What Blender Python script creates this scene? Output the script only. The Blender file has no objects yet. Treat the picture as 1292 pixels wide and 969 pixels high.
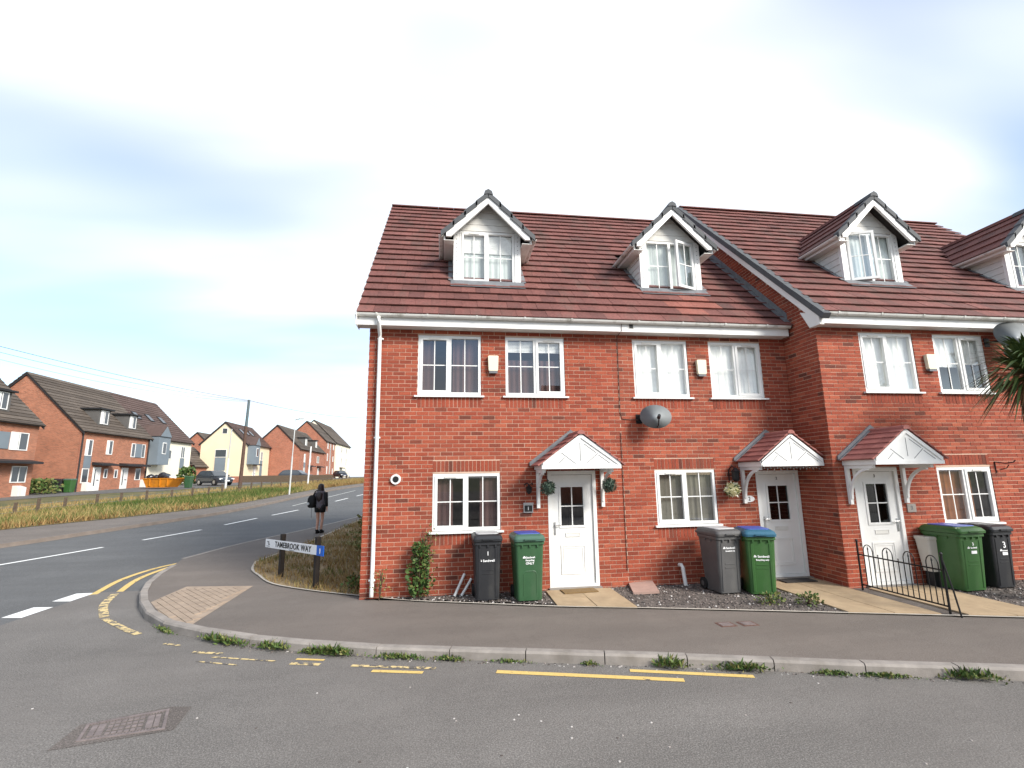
import bpy, bmesh, math, random
import numpy as np
from mathutils import Vector, Matrix
R = math.radians
random.seed(7); rng = np.random.default_rng(7)
SC = bpy.context.scene
COL = SC.collection

# ------------------------------------------------------------------ camera
cd = bpy.data.cameras.new('camera'); cam = bpy.data.objects.new('camera', cd); COL.objects.link(cam)
yaw, pit, rol = 0.140876937, 0.182418507, -0.0137701097
fw = Vector((math.sin(yaw)*math.cos(pit), math.cos(yaw)*math.cos(pit), math.sin(pit)))
rt = Vector((math.cos(yaw), -math.sin(yaw), 0)); up = rt.cross(fw)
r2 = math.cos(rol)*rt + math.sin(rol)*up; u2 = -math.sin(rol)*rt + math.cos(rol)*up
M = Matrix((r2, u2, -fw)).transposed().to_4x4(); M.translation = (1.389, -9.248, 2.0723)
cam.matrix_world = M
cd.sensor_fit = 'HORIZONTAL'; cd.sensor_width = 36; cd.lens = 620.966/1292*36
cd.clip_start = .05; cd.clip_end = 3000
SC.camera = cam
# ------------------------------------------------------------------ world
SUN = Vector((.64, -.68, .60)).normalized()
world = bpy.data.worlds.new('World'); SC.world = world; world.use_nodes = True
nt = world.node_tree; nt.nodes.clear(); N = nt.nodes.new; L = nt.links.new
out = N('ShaderNodeOutputWorld'); bg = N('ShaderNodeBackground')
sky = N('ShaderNodeTexSky'); sky.sky_type = 'NISHITA'; sky.sun_disc = False
sky.sun_elevation = math.asin(SUN.z); sky.sun_rotation = math.atan2(SUN.x, SUN.y)
sky.air_density = 1.0; sky.dust_density = .4; sky.ozone_density = 2.0
skm = N('ShaderNodeVectorMath'); skm.operation = 'SCALE'; skm.inputs['Scale'].default_value = .075
L(sky.outputs[0], skm.inputs[0])
tc = N('ShaderNodeTexCoord'); sp = N('ShaderNodeSeparateXYZ'); L(tc.outputs['Generated'], sp.inputs[0])
def wm(op, a, b=None):
    m = N('ShaderNodeMath'); m.operation = op
    for i, v in enumerate((a, b)):
        if v is None: continue
        if isinstance(v, (int, float)): m.inputs[i].default_value = v
        else: L(v, m.inputs[i])
    return m.outputs[0]
zz = wm('ADD', wm('MAXIMUM', sp.outputs['Z'], 0.0), .16)
cx = wm('DIVIDE', sp.outputs['X'], zz); cy = wm('DIVIDE', sp.outputs['Y'], zz)
cb = N('ShaderNodeCombineXYZ'); L(cx, cb.inputs[0]); L(cy, cb.inputs[1])
def wnoise(rot, scl, loc, scale, detail, rough):
    mp = N('ShaderNodeMapping'); mp.inputs['Rotation'].default_value = (0, 0, R(rot)); mp.inputs['Scale'].default_value = scl
    mp.inputs['Location'].default_value = loc
    L(cb.outputs[0], mp.inputs[0]); n = N('ShaderNodeTexNoise'); n.inputs['Scale'].default_value = scale
    n.inputs['Detail'].default_value = detail; n.inputs['Roughness'].default_value = rough
    L(mp.outputs[0], n.inputs['Vector']); return n.outputs['Fac']
def wramp(v, p0, c0, p1, c1):
    r = N('ShaderNodeValToRGB'); r.color_ramp.interpolation = 'EASE'
    r.color_ramp.elements[0].position = p0; r.color_ramp.elements[0].color = c0
    r.color_ramp.elements[1].position = p1; r.color_ramp.elements[1].color = c1
    L(v, r.inputs[0]); return r.outputs[0]
n1 = wnoise(38, (.55, 1.25, 1), (4.33, .88, 0), .62, 3.0, .48)
n2 = wnoise(38, (.5, 1.3, 1), (8.3, 2.2, 0), 1.1, 4.5, .5)
cover = wramp(n1, .36, (.1, .1, .1, 1), .58, (1, 1, 1, 1))
cloud = wramp(n2, .44, (.295, .322, .362, 1), .74, (.41, .415, .415, 1))
mixs = N('ShaderNodeMix'); mixs.data_type = 'RGBA'
L(cover, mixs.inputs['Factor']); L(skm.outputs[0], mixs.inputs[6]); L(cloud, mixs.inputs[7])
L(mixs.outputs[2], bg.inputs[0]); bg.inputs[1].default_value = 1.0
L(bg.outputs[0], out.inputs[0])
# ------------------------------------------------------------------ sun
sd = bpy.data.lights.new('sun', 'SUN'); so = bpy.data.objects.new('sun', sd); COL.objects.link(so)
sd.energy = 1.75; sd.angle = R(20); sd.color = (1, .95, .88)
so.rotation_euler = SUN.to_track_quat('Z', 'Y').to_euler()
SC.view_settings.view_transform = 'Standard'; SC.view_settings.look = 'None'
SC.view_settings.exposure = 1.78; SC.view_settings.gamma = 1; SC.view_settings.use_curve_mapping = False
SC.cycles.use_denoising = True; SC.cycles.max_bounces = 6; SC.cycles.transparent_max_bounces = 12

# ------------------------------------------------------------------ materials
MATS = {}
def newmat(name):
    m = bpy.data.materials.new(name); m.use_nodes = True; t = m.node_tree
    b = t.nodes['Principled BSDF']; MATS[name] = m; return m, t, b
def nz(t, scale, detail=3, rough=.55, vec=None, stretch=None):
    c = t.nodes.new('ShaderNodeTexCoord'); n = t.nodes.new('ShaderNodeTexNoise')
    g = t.nodes.new('ShaderNodeNewGeometry')
    src = g.outputs['Position'] if vec != 'obj' else c.outputs['Object']
    if stretch:
        mp = t.nodes.new('ShaderNodeMapping'); mp.inputs['Scale'].default_value = stretch; t.links.new(src, mp.inputs[0]); src = mp.outputs[0]
    t.links.new(src, n.inputs['Vector']); n.inputs['Scale'].default_value = scale
    n.inputs['Detail'].default_value = detail; n.inputs['Roughness'].default_value = rough
    return n.outputs['Fac']
def rampn(t, v, stops):
    r = t.nodes.new('ShaderNodeValToRGB'); e = r.color_ramp.elements
    while len(e) < len(stops): e.new(.5)
    for el, (p, c) in zip(e, stops): el.position = p; el.color = (*c, 1)
    t.links.new(v, r.inputs[0]); return r.outputs[0]
def mixc(t, fac, a, b, mode='MIX'):
    m = t.nodes.new('ShaderNodeMix'); m.data_type = 'RGBA'; m.blend_type = mode
    if isinstance(fac, (int, float)): m.inputs['Factor'].default_value = fac
    else: t.links.new(fac, m.inputs['Factor'])
    for i, v in ((6, a), (7, b)):
        if isinstance(v, tuple): m.inputs[i].default_value = (*v, 1)
        else: t.links.new(v, m.inputs[i])
    return m.outputs[2]
def bump(t, b, v, strength, dist=.01):
    n = t.nodes.new('ShaderNodeBump'); n.inputs['Strength'].default_value = strength; n.inputs['Distance'].default_value = dist
    t.links.new(v, n.inputs['Height']); t.links.new(n.outputs[0], b.inputs['Normal'])
def attr(t, name='tint'):
    a = t.nodes.new('ShaderNodeAttribute'); a.attribute_name = name; return a.outputs['Fac']
def mult(c, k): return tuple(x*k for x in c)
def plain(name, c, rough=.55, var=.12, scale=3, bmp=0, bscale=60, spec=.35, metal=0, dirt=None, vec=None):
    m, t, b = newmat(name)
    n = nz(t, scale, 4, .6, vec); col = rampn(t, n, [(.3, mult(c, 1-var)), (.7, mult(c, 1+var*.6))])
    if dirt:
        dn = nz(t, dirt[0], 5, .65, vec, (1, 1, .35)); f = rampn(t, dn, [(.52, (0, 0, 0)), (.72, (dirt[2],)*3)])
        col = mixc(t, f, col, dirt[1])
    t.links.new(col, b.inputs['Base Color']); b.inputs['Roughness'].default_value = rough
    b.inputs['Specular IOR Level'].default_value = spec; b.inputs['Metallic'].default_value = metal
    if bmp: bump(t, b, nz(t, bscale, 4, .6, vec), bmp)
    return m
def tinted(name, stops, rough=.8, fine=.25, fscale=60, bmp=.15, big=None, spec=.25, streak=None):
    m, t, b = newmat(name)
    col = rampn(t, attr(t), stops)
    n = nz(t, fscale, 4, .65); col = mixc(t, 1.0, col, rampn(t, n, [(.25, (1-fine,)*3), (.75, (1+fine*.5,)*3)]), 'MULTIPLY')
    if big: col = mixc(t, 1.0, col, rampn(t, nz(t, big[0], 4, .6), [(.3, (1-big[1],)*3), (.7, (1+big[1]*.5,)*3)]), 'MULTIPLY')
    if streak: col = mixc(t, rampn(t, nz(t, streak[0], 4, .6, None, streak[1]), [(.5, (0, 0, 0)), (.75, (streak[3],)*3)]), col, streak[2])
    t.links.new(col, b.inputs['Base Color']); b.inputs['Roughness'].default_value = rough
    b.inputs['Specular IOR Level'].default_value = spec
    if bmp: bump(t, b, n, bmp, .004)
    return m
tinted('brick', [(0, (.12, .040, .028)), (.12, (.19, .052, .032)), (.35, (.285, .060, .033)), (.7, (.345, .077, .041)), (1, (.42, .112, .060))], .85, .42, 38, .4, (.8, .16), .25, (1.3, (1, 1, .22), (.17, .075, .05), .35))
plain('mortar', (.58, .41, .31), .95, .2, 1.5, .3, 80)
tinted('tile', [(0, (.12, .052, .046)), (.5, (.185, .073, .061)), (.92, (.225, .09, .075)), (1, (.40, .13, .085))], .8, .42, 22, .3, (1.1, .22), .3, (2.2, (1, .35, .35), (.085, .075, .06), .55))
tinted('porch_tile', [(0, (.28, .105, .09)), (1, (.40, .16, .135))], .75, .25, 30, .2, (2, .15))
tinted('verge_cap', [(0, (.075, .08, .085)), (1, (.11, .115, .12))], .7, .2, 40, .1)
plain('roof_felt', (.03, .027, .025), .9)
plain('upvc', (.76, .76, .74), .35, .03, 3, 0, 60, .45, 0, (2.5, (.5, .49, .44), .22))
plain('gutter_upvc', (.72, .72, .68), .4, .08, 3, 0, 60, .4, 0, (3.5, (.2, .19, .14), .75))
plain('cladding', (.68, .67, .63), .5, .06, 3, 0, 60, .3, 0, (3, (.45, .43, .36), .35))
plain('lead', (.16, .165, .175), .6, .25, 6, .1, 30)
plain('dark_plastic', (.012, .012, .013), .45, .15)
plain('black_metal', (.008, .008, .009), .4, .1)
plain('steel', (.5, .5, .5), .3, .1, 5, 0, 60, .5, .8)
plain('room', (.20, .17, .15), .9)
tinted('curtain_white', [(0, (.88, .88, .85)), (1, (.93, .93, .90))], .9, .08, 8, 0)
tinted('curtain_pale', [(0, (.52, .57, .55)), (1, (.62, .66, .64))], .9, .08, 8, 0)
tinted('curtain_dark', [(0, (.05, .028, .028)), (1, (.11, .06, .055))], .9, .15, 8, 0)
tinted('curtain_olive', [(0, (.13, .12, .095)), (1, (.2, .185, .15))], .9, .15, 8, 0)
tinted('curtain_amber', [(0, (.16, .055, .02)), (1, (.30, .11, .04))], .8, .35, 5, 0)
plain('rust_concrete', (.20, .165, .14), .9, .2, 3)
plain('concrete', (.29, .262, .235), .9, .22, 4, .4, 90, .2, 0, (2.2, (.16, .14, .115), .6))
plain('edging', (.46, .42, .36), .9, .2, 5, .3, 90)
plain('sand_slab', (.40, .30, .19), .9, .18, 3, .3, 60, .2, 0, (1.8, (.24, .17, .105), .55))
plain('pink_slab', (.42, .28, .23), .9, .15, 5, .3, 60)
plain('coir', (.22, .14, .06), .95, .4, 60, .8, 120)
plain('grey_mat', (.05, .045, .042), .95, .4, 60, .8, 120)
plain('rust', (.13, .065, .05), .8, .4, 30, .4, 50)
plain('lid_iron', (.235, .195, .18), .75, .35, 18, .3, 60, .4)
plain('iron', (.19, .155, .145), .7, .35, 14, .3, 60, .4)
plain('bin_black', (.020, .021, .024), .42, .15, 4, .15, 120, .45, 0, (3, (.07, .068, .062), .5), 'obj')
plain('bin_grey', (.085, .083, .082), .5, .12, 4, .15, 120, .4, 0, (3, (.16, .155, .14), .5), 'obj')
plain('bin_green', (.035, .105, .026), .42, .12, 4, .15, 120, .45, 0, (3, (.09, .13, .07), .4), 'obj')
plain('bin_dkgreen', (.03, .088, .036), .42, .12, 4, .15, 120, .45, 0, (3, (.08, .11, .07), .4), 'obj')
plain('lid_green', (.055, .12, .085), .4, .1, 4, 0, 60, .45, 0, None, 'obj')
plain('lid_blue', (.03, .075, .34), .4, .1, 4, 0, 60, .45)
plain('lid_teal', (.03, .11, .17), .4, .1, 4, 0, 60, .45)
plain('lid_pale', (.42, .42, .42), .45, .15, 4, 0, 60, .4)
plain('white_print', (.8, .8, .8), .6, .03)
plain('black_print', (.02, .02, .02), .6, .03)
plain('sign_blue', (.01, .12, .55), .4, .05)
plain('post_wood', (.028, .022, .018), .85, .3, 12, .4, 60)
plain('fence_wood', (.11, .08, .055), .9, .3, 12, .4, 60)
plain('dish', (.21, .225, .23), .45, .12, 4)
plain('cream_box', (.72, .68, .52), .5, .05)
plain('beige', (.50, .47, .42), .6, .08)
plain('skin', (.50, .28, .20), .5, .06)
plain('hair', (.022, .009, .008), .45, .3, 30, .5, 90, .5)
plain('jacket', (.13, .115, .13), .85, .25, 14, .3, 60)
plain('black_cloth', (.010, .010, .011), .8, .2)

def farbrick(name, c):
    m, t, b = newmat(name)
    tx = t.nodes.new('ShaderNodeTexCoord'); sp_ = t.nodes.new('ShaderNodeSeparateXYZ'); t.links.new(tx.outputs['Object'], sp_.inputs[0])
    ad = t.nodes.new('ShaderNodeMath'); t.links.new(sp_.outputs[0], ad.inputs[0]); t.links.new(sp_.outputs[1], ad.inputs[1])
    cb_ = t.nodes.new('ShaderNodeCombineXYZ'); t.links.new(ad.outputs[0], cb_.inputs[0]); t.links.new(sp_.outputs[2], cb_.inputs[1])
    k = t.nodes.new('ShaderNodeTexBrick'); t.links.new(cb_.outputs[0], k.inputs['Vector']); k.inputs['Scale'].default_value = 1
    k.inputs['Brick Width'].default_value = .225; k.inputs['Row Height'].default_value = .075; k.inputs['Mortar Size'].default_value = .006
    k.inputs['Color1'].default_value = (*c, 1); k.inputs['Color2'].default_value = (*mult(c, .62), 1); k.inputs['Mortar'].default_value = (.42, .30, .22, 1)
    col = mixc(t, 1.0, k.outputs[0], rampn(t, nz(t, .7, 6, .7), [(.25, (.78,)*3), (.75, (1.15,)*3)]), 'MULTIPLY')
    t.links.new(col, b.inputs['Base Color']); b.inputs['Roughness'].default_value = .9
farbrick('far_red', (.39, .135, .070)); farbrick('far_red2', (.38, .115, .062)); plain('dormer_grey', (.105, .10, .095), .7, .12, 2)
plain('render_cream', (.72, .60, .42), .9, .06, .5)
plain('render_white', (.80, .74, .60), .9, .05, .5)
plain('grey_clad', (.17, .205, .235), .6, .1, .8)
tinted('far_tile', [(0, (.085, .068, .055)), (1, (.135, .11, .09))], .8, .2, 4, 0, (.4, .2))
tinted('far_tile2', [(0, (.085, .058, .05)), (1, (.12, .08, .07))], .8, .2, 4, 0, (.4, .2))
plain('fascia_dark', (.02, .02, .022), .6)
plain('skip_orange', (.55, .20, .012), .55, .2, 3, 0, 60, .35, 0, (2, (.18, .08, .03), .6))
plain('bag_black', (.012, .012, .016), .25, .3, 8, .6, 12, .6)
plain('car_grey', (.065, .075, .09), .25, .08, 2, 0, 60, .6, .4)
plain('car_dark', (.022, .03, .05), .25, .08, 2, 0, 60, .6, .4)
plain('tyre', (.015, .015, .015), .85)
plain('pole_wood', (.10, .06, .045), .9, .25, 6)
plain('pole_top', (.10, .13, .14), .8, .2, 6)
plain('galv', (.55, .56, .55), .5, .12, 3, 0, 60, .4, .3)
plain('post_white', (.75, .75, .73), .5, .05)
plain('paint_white', (.78, .78, .75), .7, .08, 12)
plain('bark', (.09, .06, .04), .95, .4, 12, .8, 30)
# worn yellow paint: bare tarmac shows through in chips
def tarmac(name, base, agg, big, tint2):
    m, t, b = newmat(name)
    f = nz(t, 75, 2.5, .7); f2 = nz(t, 240, 1, .5)
    col = rampn(t, f, [(.30, mult(base, .60)), (.5, base), (.70, agg)])
    col = mixc(t, 1.0, col, rampn(t, f2, [(.3, (.72,)*3), (.7, (1.28,)*3)]), 'MULTIPLY')
    col = mixc(t, 1.0, col, rampn(t, nz(t, .55, 5, .62), [(.28, (1-big,)*3), (.72, (1+big*.6,)*3)]), 'MULTIPLY')
    col = mixc(t, rampn(t, nz(t, .22, 3, .5), [(.45, (0, 0, 0)), (.75, (.6,)*3)]), col, tint2)
    col = mixc(t, 1.0, col, rampn(t, nz(t, 1.3, 4, .6, None, (.14, 1, 1)), [(.3, (.88,)*3), (.7, (1.08,)*3)]), 'MULTIPLY')
    cr_ = nz(t, 1.1, 8, .75); col = mixc(t, rampn(t, cr_, [(.492, (0, 0, 0)), (.5, (.45,)*3), (.508, (0, 0, 0))]), col, mult(base, .55))
    t.links.new(col, b.inputs['Base Color']); b.inputs['Roughness'].default_value = .88; b.inputs['Specular IOR Level'].default_value = .3
    bump(t, b, f, .6, .006); return m
tarmac('tarmac_side', (.150, .139, .127), (.28, .262, .24), .16, (.17, .154, .139))
tarmac('tarmac_main', (.108, .109, .108), (.185, .186, .182), .12, (.125, .126, .124))
tarmac('tarmac_path', (.155, .134, .116), (.215, .187, .162), .16, (.17, .143, .122))
tarmac('tarmac_lane', (.12, .115, .11), (.2, .19, .18), .2, (.15, .145, .135))
tarmac('tarmac_patch', (.125, .108, .096), (.235, .205, .185), .25, (.13, .115, .10))
def worn(name, c, thr):
    m, t, b = newmat(name)
    n = nz(t, 9, 6, .72); f = rampn(t, n, [(thr, (0, 0, 0)), (thr+.05, (1, 1, 1))])
    dirt = rampn(t, nz(t, 30, 4, .6), [(.3, mult(c, .78)), (.7, c)])
    col = mixc(t, f, (.105, .095, .085), dirt)
    t.links.new(col, b.inputs['Base Color']); b.inputs['Roughness'].default_value = .75
    return m
worn('paint_yellow', (.70, .49, .16), .36); worn('paint_yellow_worn', (.68, .52, .24), .46); worn('paint_white_worn', (.62, .62, .58), .40)
def ground_mat(name, stops, s1, s2):
    m, t, b = newmat(name)
    col = rampn(t, nz(t, s1, 5, .65), stops)
    col = mixc(t, 1.0, col, rampn(t, nz(t, s2, 3, .7), [(.25, (.6,)*3), (.75, (1.3,)*3)]), 'MULTIPLY')
    t.links.new(col, b.inputs['Base Color']); b.inputs['Roughness'].default_value = .95
    bump(t, b, nz(t, s2, 3, .7), .8, .02); return m
ground_mat('dry_ground', [(.3, (.13, .105, .05)), (.5, (.27, .195, .10)), (.7, (.36, .265, .145))], 1.2, 30)
ground_mat('grass_ground', [(.3, (.045, .06, .016)), (.5, (.11, .10, .035)), (.72, (.21, .15, .06))], .6, 20)
ground_mat('gravel_base', [(.3, (.085, .07, .06)), (.6, (.14, .12, .105)), (.8, (.2, .18, .16))], 3, 60)
ground_mat('far_land', [(.3, (.06, .075, .025)), (.6, (.13, .12, .05)), (.8, (.2, .16, .08))], .05, 2)
tinted('stone_bits', [(0, (.045, .04, .04)), (.5, (.14, .115, .10)), (.85, (.24, .20, .18)), (1, (.6, .57, .54))], .8, .2, 60, 0)
tinted('blade', [(0, (.16, .085, .032)), (.3, (.27, .17, .065)), (.5, (.38, .28, .12)), (.62, (.19, .18, .06)), (.8, (.10, .13, .03)), (1, (.05, .09, .02))], .8, .2, 20, 0, None, .2)
tinted('leaf', [(0, (.022, .05, .012)), (.5, (.05, .10, .022)), (.8, (.10, .145, .035)), (1, (.20, .185, .065))], .6, .2, 20, 0, None, .3)
tinted('palm_leaf', [(0, (.17, .085, .035)), (.4, (.20, .12, .05)), (.5, (.035, .07, .018)), (1, (.12, .17, .05))], .5, .2, 20, 0, None, .4)
tinted('topiary', [(0, (.02, .035, .025)), (.6, (.05, .085, .06)), (1, (.16, .2, .15))], .6, .2, 20, 0, None, .3)
tinted('petal', [(0, (.05, .09, .02)), (.35, (.08, .12, .03)), (.4, (.75, .68, .3)), (1, (.8, .78, .66))], .7, .1, 20, 0)
def glassmat(name, tint, base=.06):
    m = bpy.data.materials.new(name); m.use_nodes = True; t = m.node_tree; t.nodes.clear(); MATS[name] = m
    o = t.nodes.new('ShaderNodeOutputMaterial'); mx = t.nodes.new('ShaderNodeMixShader')
    tr = t.nodes.new('ShaderNodeBsdfTransparent'); tr.inputs[0].default_value = (*tint, 1)
    gl = t.nodes.new('ShaderNodeBsdfGlossy'); gl.inputs['Roughness'].default_value = .004
    gl.inputs['Color'].default_value = (.95, .97, 1, 1)
    lw = t.nodes.new('ShaderNodeLayerWeight'); lw.inputs['Blend'].default_value = .5
    pw = t.nodes.new('ShaderNodeMath'); pw.operation = 'POWER'; pw.inputs[1].default_value = 3.5; t.links.new(lw.outputs['Facing'], pw.inputs[0])
    ad = t.nodes.new('ShaderNodeMath'); ad.operation = 'MULTIPLY_ADD'; ad.inputs[1].default_value = .85; ad.inputs[2].default_value = base
    t.links.new(pw.outputs[0], ad.inputs[0]); t.links.new(ad.outputs[0], mx.inputs[0])
    t.links.new(tr.outputs[0], mx.inputs[1]); t.links.new(gl.outputs[0], mx.inputs[2]); t.links.new(mx.outputs[0], o.inputs[0]); return m
glassmat('glass', (.97, .985, .98), .10); glassmat('glass_obscure', (.36, .40, .40), .07)
m, t, b = newmat('far_glass'); b.inputs['Base Color'].default_value = (.05, .06, .07, 1); b.inputs['Roughness'].default_value = .12; b.inputs['Specular IOR Level'].default_value = .9

# ------------------------------------------------------------------ terrain
TY = [-400, 2, 4.5, 7, 12, 20, 33, 60, 100, 160, 900]
TZ = [0, 0, .07, .15, .33, .62, 1.1, 1.6, 1.85, 2.1, 2.4]
def th(y): return float(np.interp(y, TY, TZ))

# ------------------------------------------------------------------ mesh helpers
WL = {}
class MB:
    def __init__(s): s.v = []; s.f = []; s.t = []
    def add(s, vs, fs, tint=.5):
        o = len(s.v); s.v += [tuple(q) for q in vs]; s.f += [tuple(i+o for i in q) for q in fs]; s.t += [tint]*len(fs); return s
    def box(s, x0, x1, y0, y1, z0, z1, tint=.5):
        return s.add([(x0,y0,z0),(x1,y0,z0),(x1,y1,z0),(x0,y1,z0),(x0,y0,z1),(x1,y0,z1),(x1,y1,z1),(x0,y1,z1)],
                     [(0,3,2,1),(4,5,6,7),(0,1,5,4),(1,2,6,5),(2,3,7,6),(3,0,4,7)], tint)
    def obox(s, o, ax, ay, az, tint=.5):   # corner + three edge vectors
        o, ax, ay, az = map(Vector, (o, ax, ay, az))
        vs = [o, o+ax, o+ax+ay, o+ay]; vs += [q+az for q in vs]
        return s.add(vs, [(0,3,2,1),(4,5,6,7),(0,1,5,4),(1,2,6,5),(2,3,7,6),(3,0,4,7)], tint)
    def prism(s, poly, ax, a0, a1, tint=.5):   # poly in the two other axes, extruded along ax
        n = len(poly)
        def mk(p, a): return (a, p[0], p[1]) if ax == 'x' else (p[0], a, p[1]) if ax == 'y' else (p[0], p[1], a)
        vs = [mk(q, a0) for q in poly] + [mk(q, a1) for q in poly]
        fs = [tuple(range(n))[::-1], tuple(range(n, 2*n))] + [(i, (i+1) % n, n+(i+1) % n, n+i) for i in range(n)]
        return s.add(vs, fs, tint)
    def tube(s, pts, r, n=8, cap=True, tint=.5):
        pts = [Vector(q) for q in pts]; rs = r if isinstance(r, (list, tuple)) else [r]*len(pts); vs = []
        for i, q in enumerate(pts):
            d = (pts[min(i+1, len(pts)-1)] - pts[max(i-1, 0)]).normalized()
            a = d.cross(Vector((0, 0, 1)) if abs(d.z) < .95 else Vector((1, 0, 0))).normalized(); b_ = d.cross(a)
            vs += [q + rs[i]*(math.cos(2*math.pi*k/n)*a + math.sin(2*math.pi*k/n)*b_) for k in range(n)]
        fs = [(i*n+k, i*n+(k+1) % n, (i+1)*n+(k+1) % n, (i+1)*n+k) for i in range(len(pts)-1) for k in range(n)]
        if cap: fs += [tuple(range(n))[::-1], tuple((len(pts)-1)*n+k for k in range(n))]
        return s.add(vs, fs, tint)
    def rings(s, rg, cap=True, tint=.5):
        n = len(rg[0]); vs = [q for r_ in rg for q in r_]
        fs = [(i*n+k, i*n+(k+1) % n, (i+1)*n+(k+1) % n, (i+1)*n+k) for i in range(len(rg)-1) for k in range(n)]
        if cap: fs += [tuple(range(n))[::-1], tuple((len(rg)-1)*n+k for k in range(n))]
        return s.add(vs, fs, tint)
    def lathe(s, c, prof, n=16, ax='z', tint=.5):
        rg = []
        for r_, h in prof:
            ring = []
            for k in range(n):
                a = 2*math.pi*k/n; x, y = r_*math.cos(a), r_*math.sin(a)
                ring.append((c[0]+x, c[1]+y, c[2]+h) if ax == 'z' else (c[0]+x, c[1]+h, c[2]+y) if ax == 'y' else (c[0]+h, c[1]+x, c[2]+y))
            rg.append(ring)
        return s.rings(rg, True, tint)
    def mesh(s, name, off=(0, 0, 0), smooth=False):
        me = bpy.data.meshes.new(name)
        me.from_pydata([(x-off[0], y-off[1], z-off[2]) for x, y, z in s.v], [], s.f)
        a = me.attributes.new('tint', 'FLOAT', 'FACE'); a.data.foreach_set('value', s.t)
        if smooth: me.polygons.foreach_set('use_smooth', [True]*len(me.polygons))
        me.update(); return me
    def build(s, name, mat, parent=None, kind=None, smooth=False):
        off = WL.get(parent.name, (0, 0, 0)) if parent else (0, 0, 0)
        me = s.mesh(name, off, smooth)
        if mat: me.materials.append(MATS[mat])
        return link(name, me, parent, kind)
def link(name, me, parent=None, kind=None, loc=None):
    o = bpy.data.objects.new(name, me); COL.objects.link(o)
    if parent: o.parent = parent; WL[o.name] = WL.get(parent.name, (0, 0, 0))
    if kind: o['kind'] = kind
    if loc is not None: o.location = loc
    return o
def tag(o, label, cat, group=None):
    o['label'] = label; o['category'] = cat
    if group: o['group'] = group
    return o
def thing(name, label, cat, loc=(0, 0, 0), group=None, local=False, rz=0):
    o = bpy.data.objects.new(name, None); COL.objects.link(o); o.location = loc; o.rotation_euler = (0, 0, rz)
    WL[o.name] = (0, 0, 0) if local else tuple(loc)
    return tag(o, label, cat, group)
def structure(o): o['kind'] = 'structure'; return o
def textmesh(txt, size, bold=0.0, sx=1.0):
    cu = bpy.data.curves.new('t', 'FONT'); cu.body = txt; cu.size = size; cu.align_x = 'CENTER'; cu.align_y = 'CENTER'
    cu.offset = bold; cu.space_character = 1.08; cu.extrude = .0015; cu.resolution_u = 3
    ob = bpy.data.objects.new('t', cu); COL.objects.link(ob)
    dg = bpy.context.evaluated_depsgraph_get(); me = bpy.data.meshes.new_from_object(ob.evaluated_get(dg))
    COL.objects.unlink(ob); bpy.data.objects.remove(ob)
    if sx != 1:
        for v in me.vertices: v.co.x *= sx
    return me
def text(name, txt, size, mat, parent, pos, rot=(R(90), 0, 0), bold=0.0, sx=1.0):
    me = textmesh(txt, size, bold, sx); me.materials.clear(); me.materials.append(MATS[mat])
    o = link(name, me, parent); w = WL.get(parent.name, (0, 0, 0))
    o.location = (pos[0]-w[0], pos[1]-w[1], pos[2]-w[2]); o.rotation_euler = rot; return o
def sheet(name, pts, off, mat, kind='structure', parent=None):
    bm = bmesh.new(); f = bm.faces.new([bm.verts.new((x, y, 0)) for x, y in pts])
    f.normal_update()
    if f.normal.z < 0: f.normal_flip(); f.normal_update()
    bmesh.ops.triangulate(bm, faces=[f], ngon_method='EAR_CLIP')
    ys = [p[1] for p in pts]
    for k in TY:
        if min(ys) < k < max(ys):
            bmesh.ops.bisect_plane(bm, geom=bm.verts[:]+bm.edges[:]+bm.faces[:], plane_co=(0, k, 0), plane_no=(0, 1, 0))
    for v in bm.verts: v.co.z = th(v.co.y)+off
    bmesh.ops.recalc_face_normals(bm, faces=bm.faces[:])
    if sum(f.normal.z for f in bm.faces) < 0: bmesh.ops.reverse_faces(bm, faces=bm.faces[:])
    me = bpy.data.meshes.new(name); bm.to_mesh(me); bm.free(); me.materials.append(MATS[mat])
    return link(name, me, parent, kind)
def resample(pts, step):
    P = [np.array(q, float) for q in pts]; d = [0]
    for a, b_ in zip(P, P[1:]): d.append(d[-1]+np.linalg.norm(b_-a))
    n = max(1, round(d[-1]/step)); ts = np.linspace(0, d[-1], n+1)
    return [tuple(float(np.interp(q, d, [p_[i] for p_ in P])) for i in range(len(P[0]))) for q in ts]
def smoothline(pts, n=6):   # Catmull-Rom
    P = [np.array(q, float) for q in pts]; P = [2*P[0]-P[1]]+P+[2*P[-1]-P[-2]]; o = []
    for i in range(1, len(P)-2):
        for k in range(n):
            u = k/n; a, b_, c, d = P[i-1:i+3]
            o.append(tuple(.5*((2*b_)+(-a+c)*u+(2*a-5*b_+4*c-d)*u*u+(-a+3*b_-3*c+d)*u**3)))
    o.append(tuple(P[-2])); return o
def offset_line(pts, d):
    o = []
    for i, q in enumerate(pts):
        a = np.array(pts[max(i-1, 0)]); b_ = np.array(pts[min(i+1, len(pts)-1)]); t_ = (b_-a)/np.linalg.norm(b_-a)
        o.append((q[0]-t_[1]*d, q[1]+t_[0]*d))
    return o
def strip(name, pts, d0, d1, off, mat, parent=None, kind=None):
    a, b_ = offset_line(pts, d0), offset_line(pts, d1); mb = MB()
    for i in range(len(pts)-1):
        q = [a[i], a[i+1], b_[i+1], b_[i]]
        mb.add([(x, y, th(y)+off) for x, y in q], [(3, 2, 1, 0) if d1 > d0 else (0, 1, 2, 3)])
    return mb.build(name, mat, parent, kind)
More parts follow.
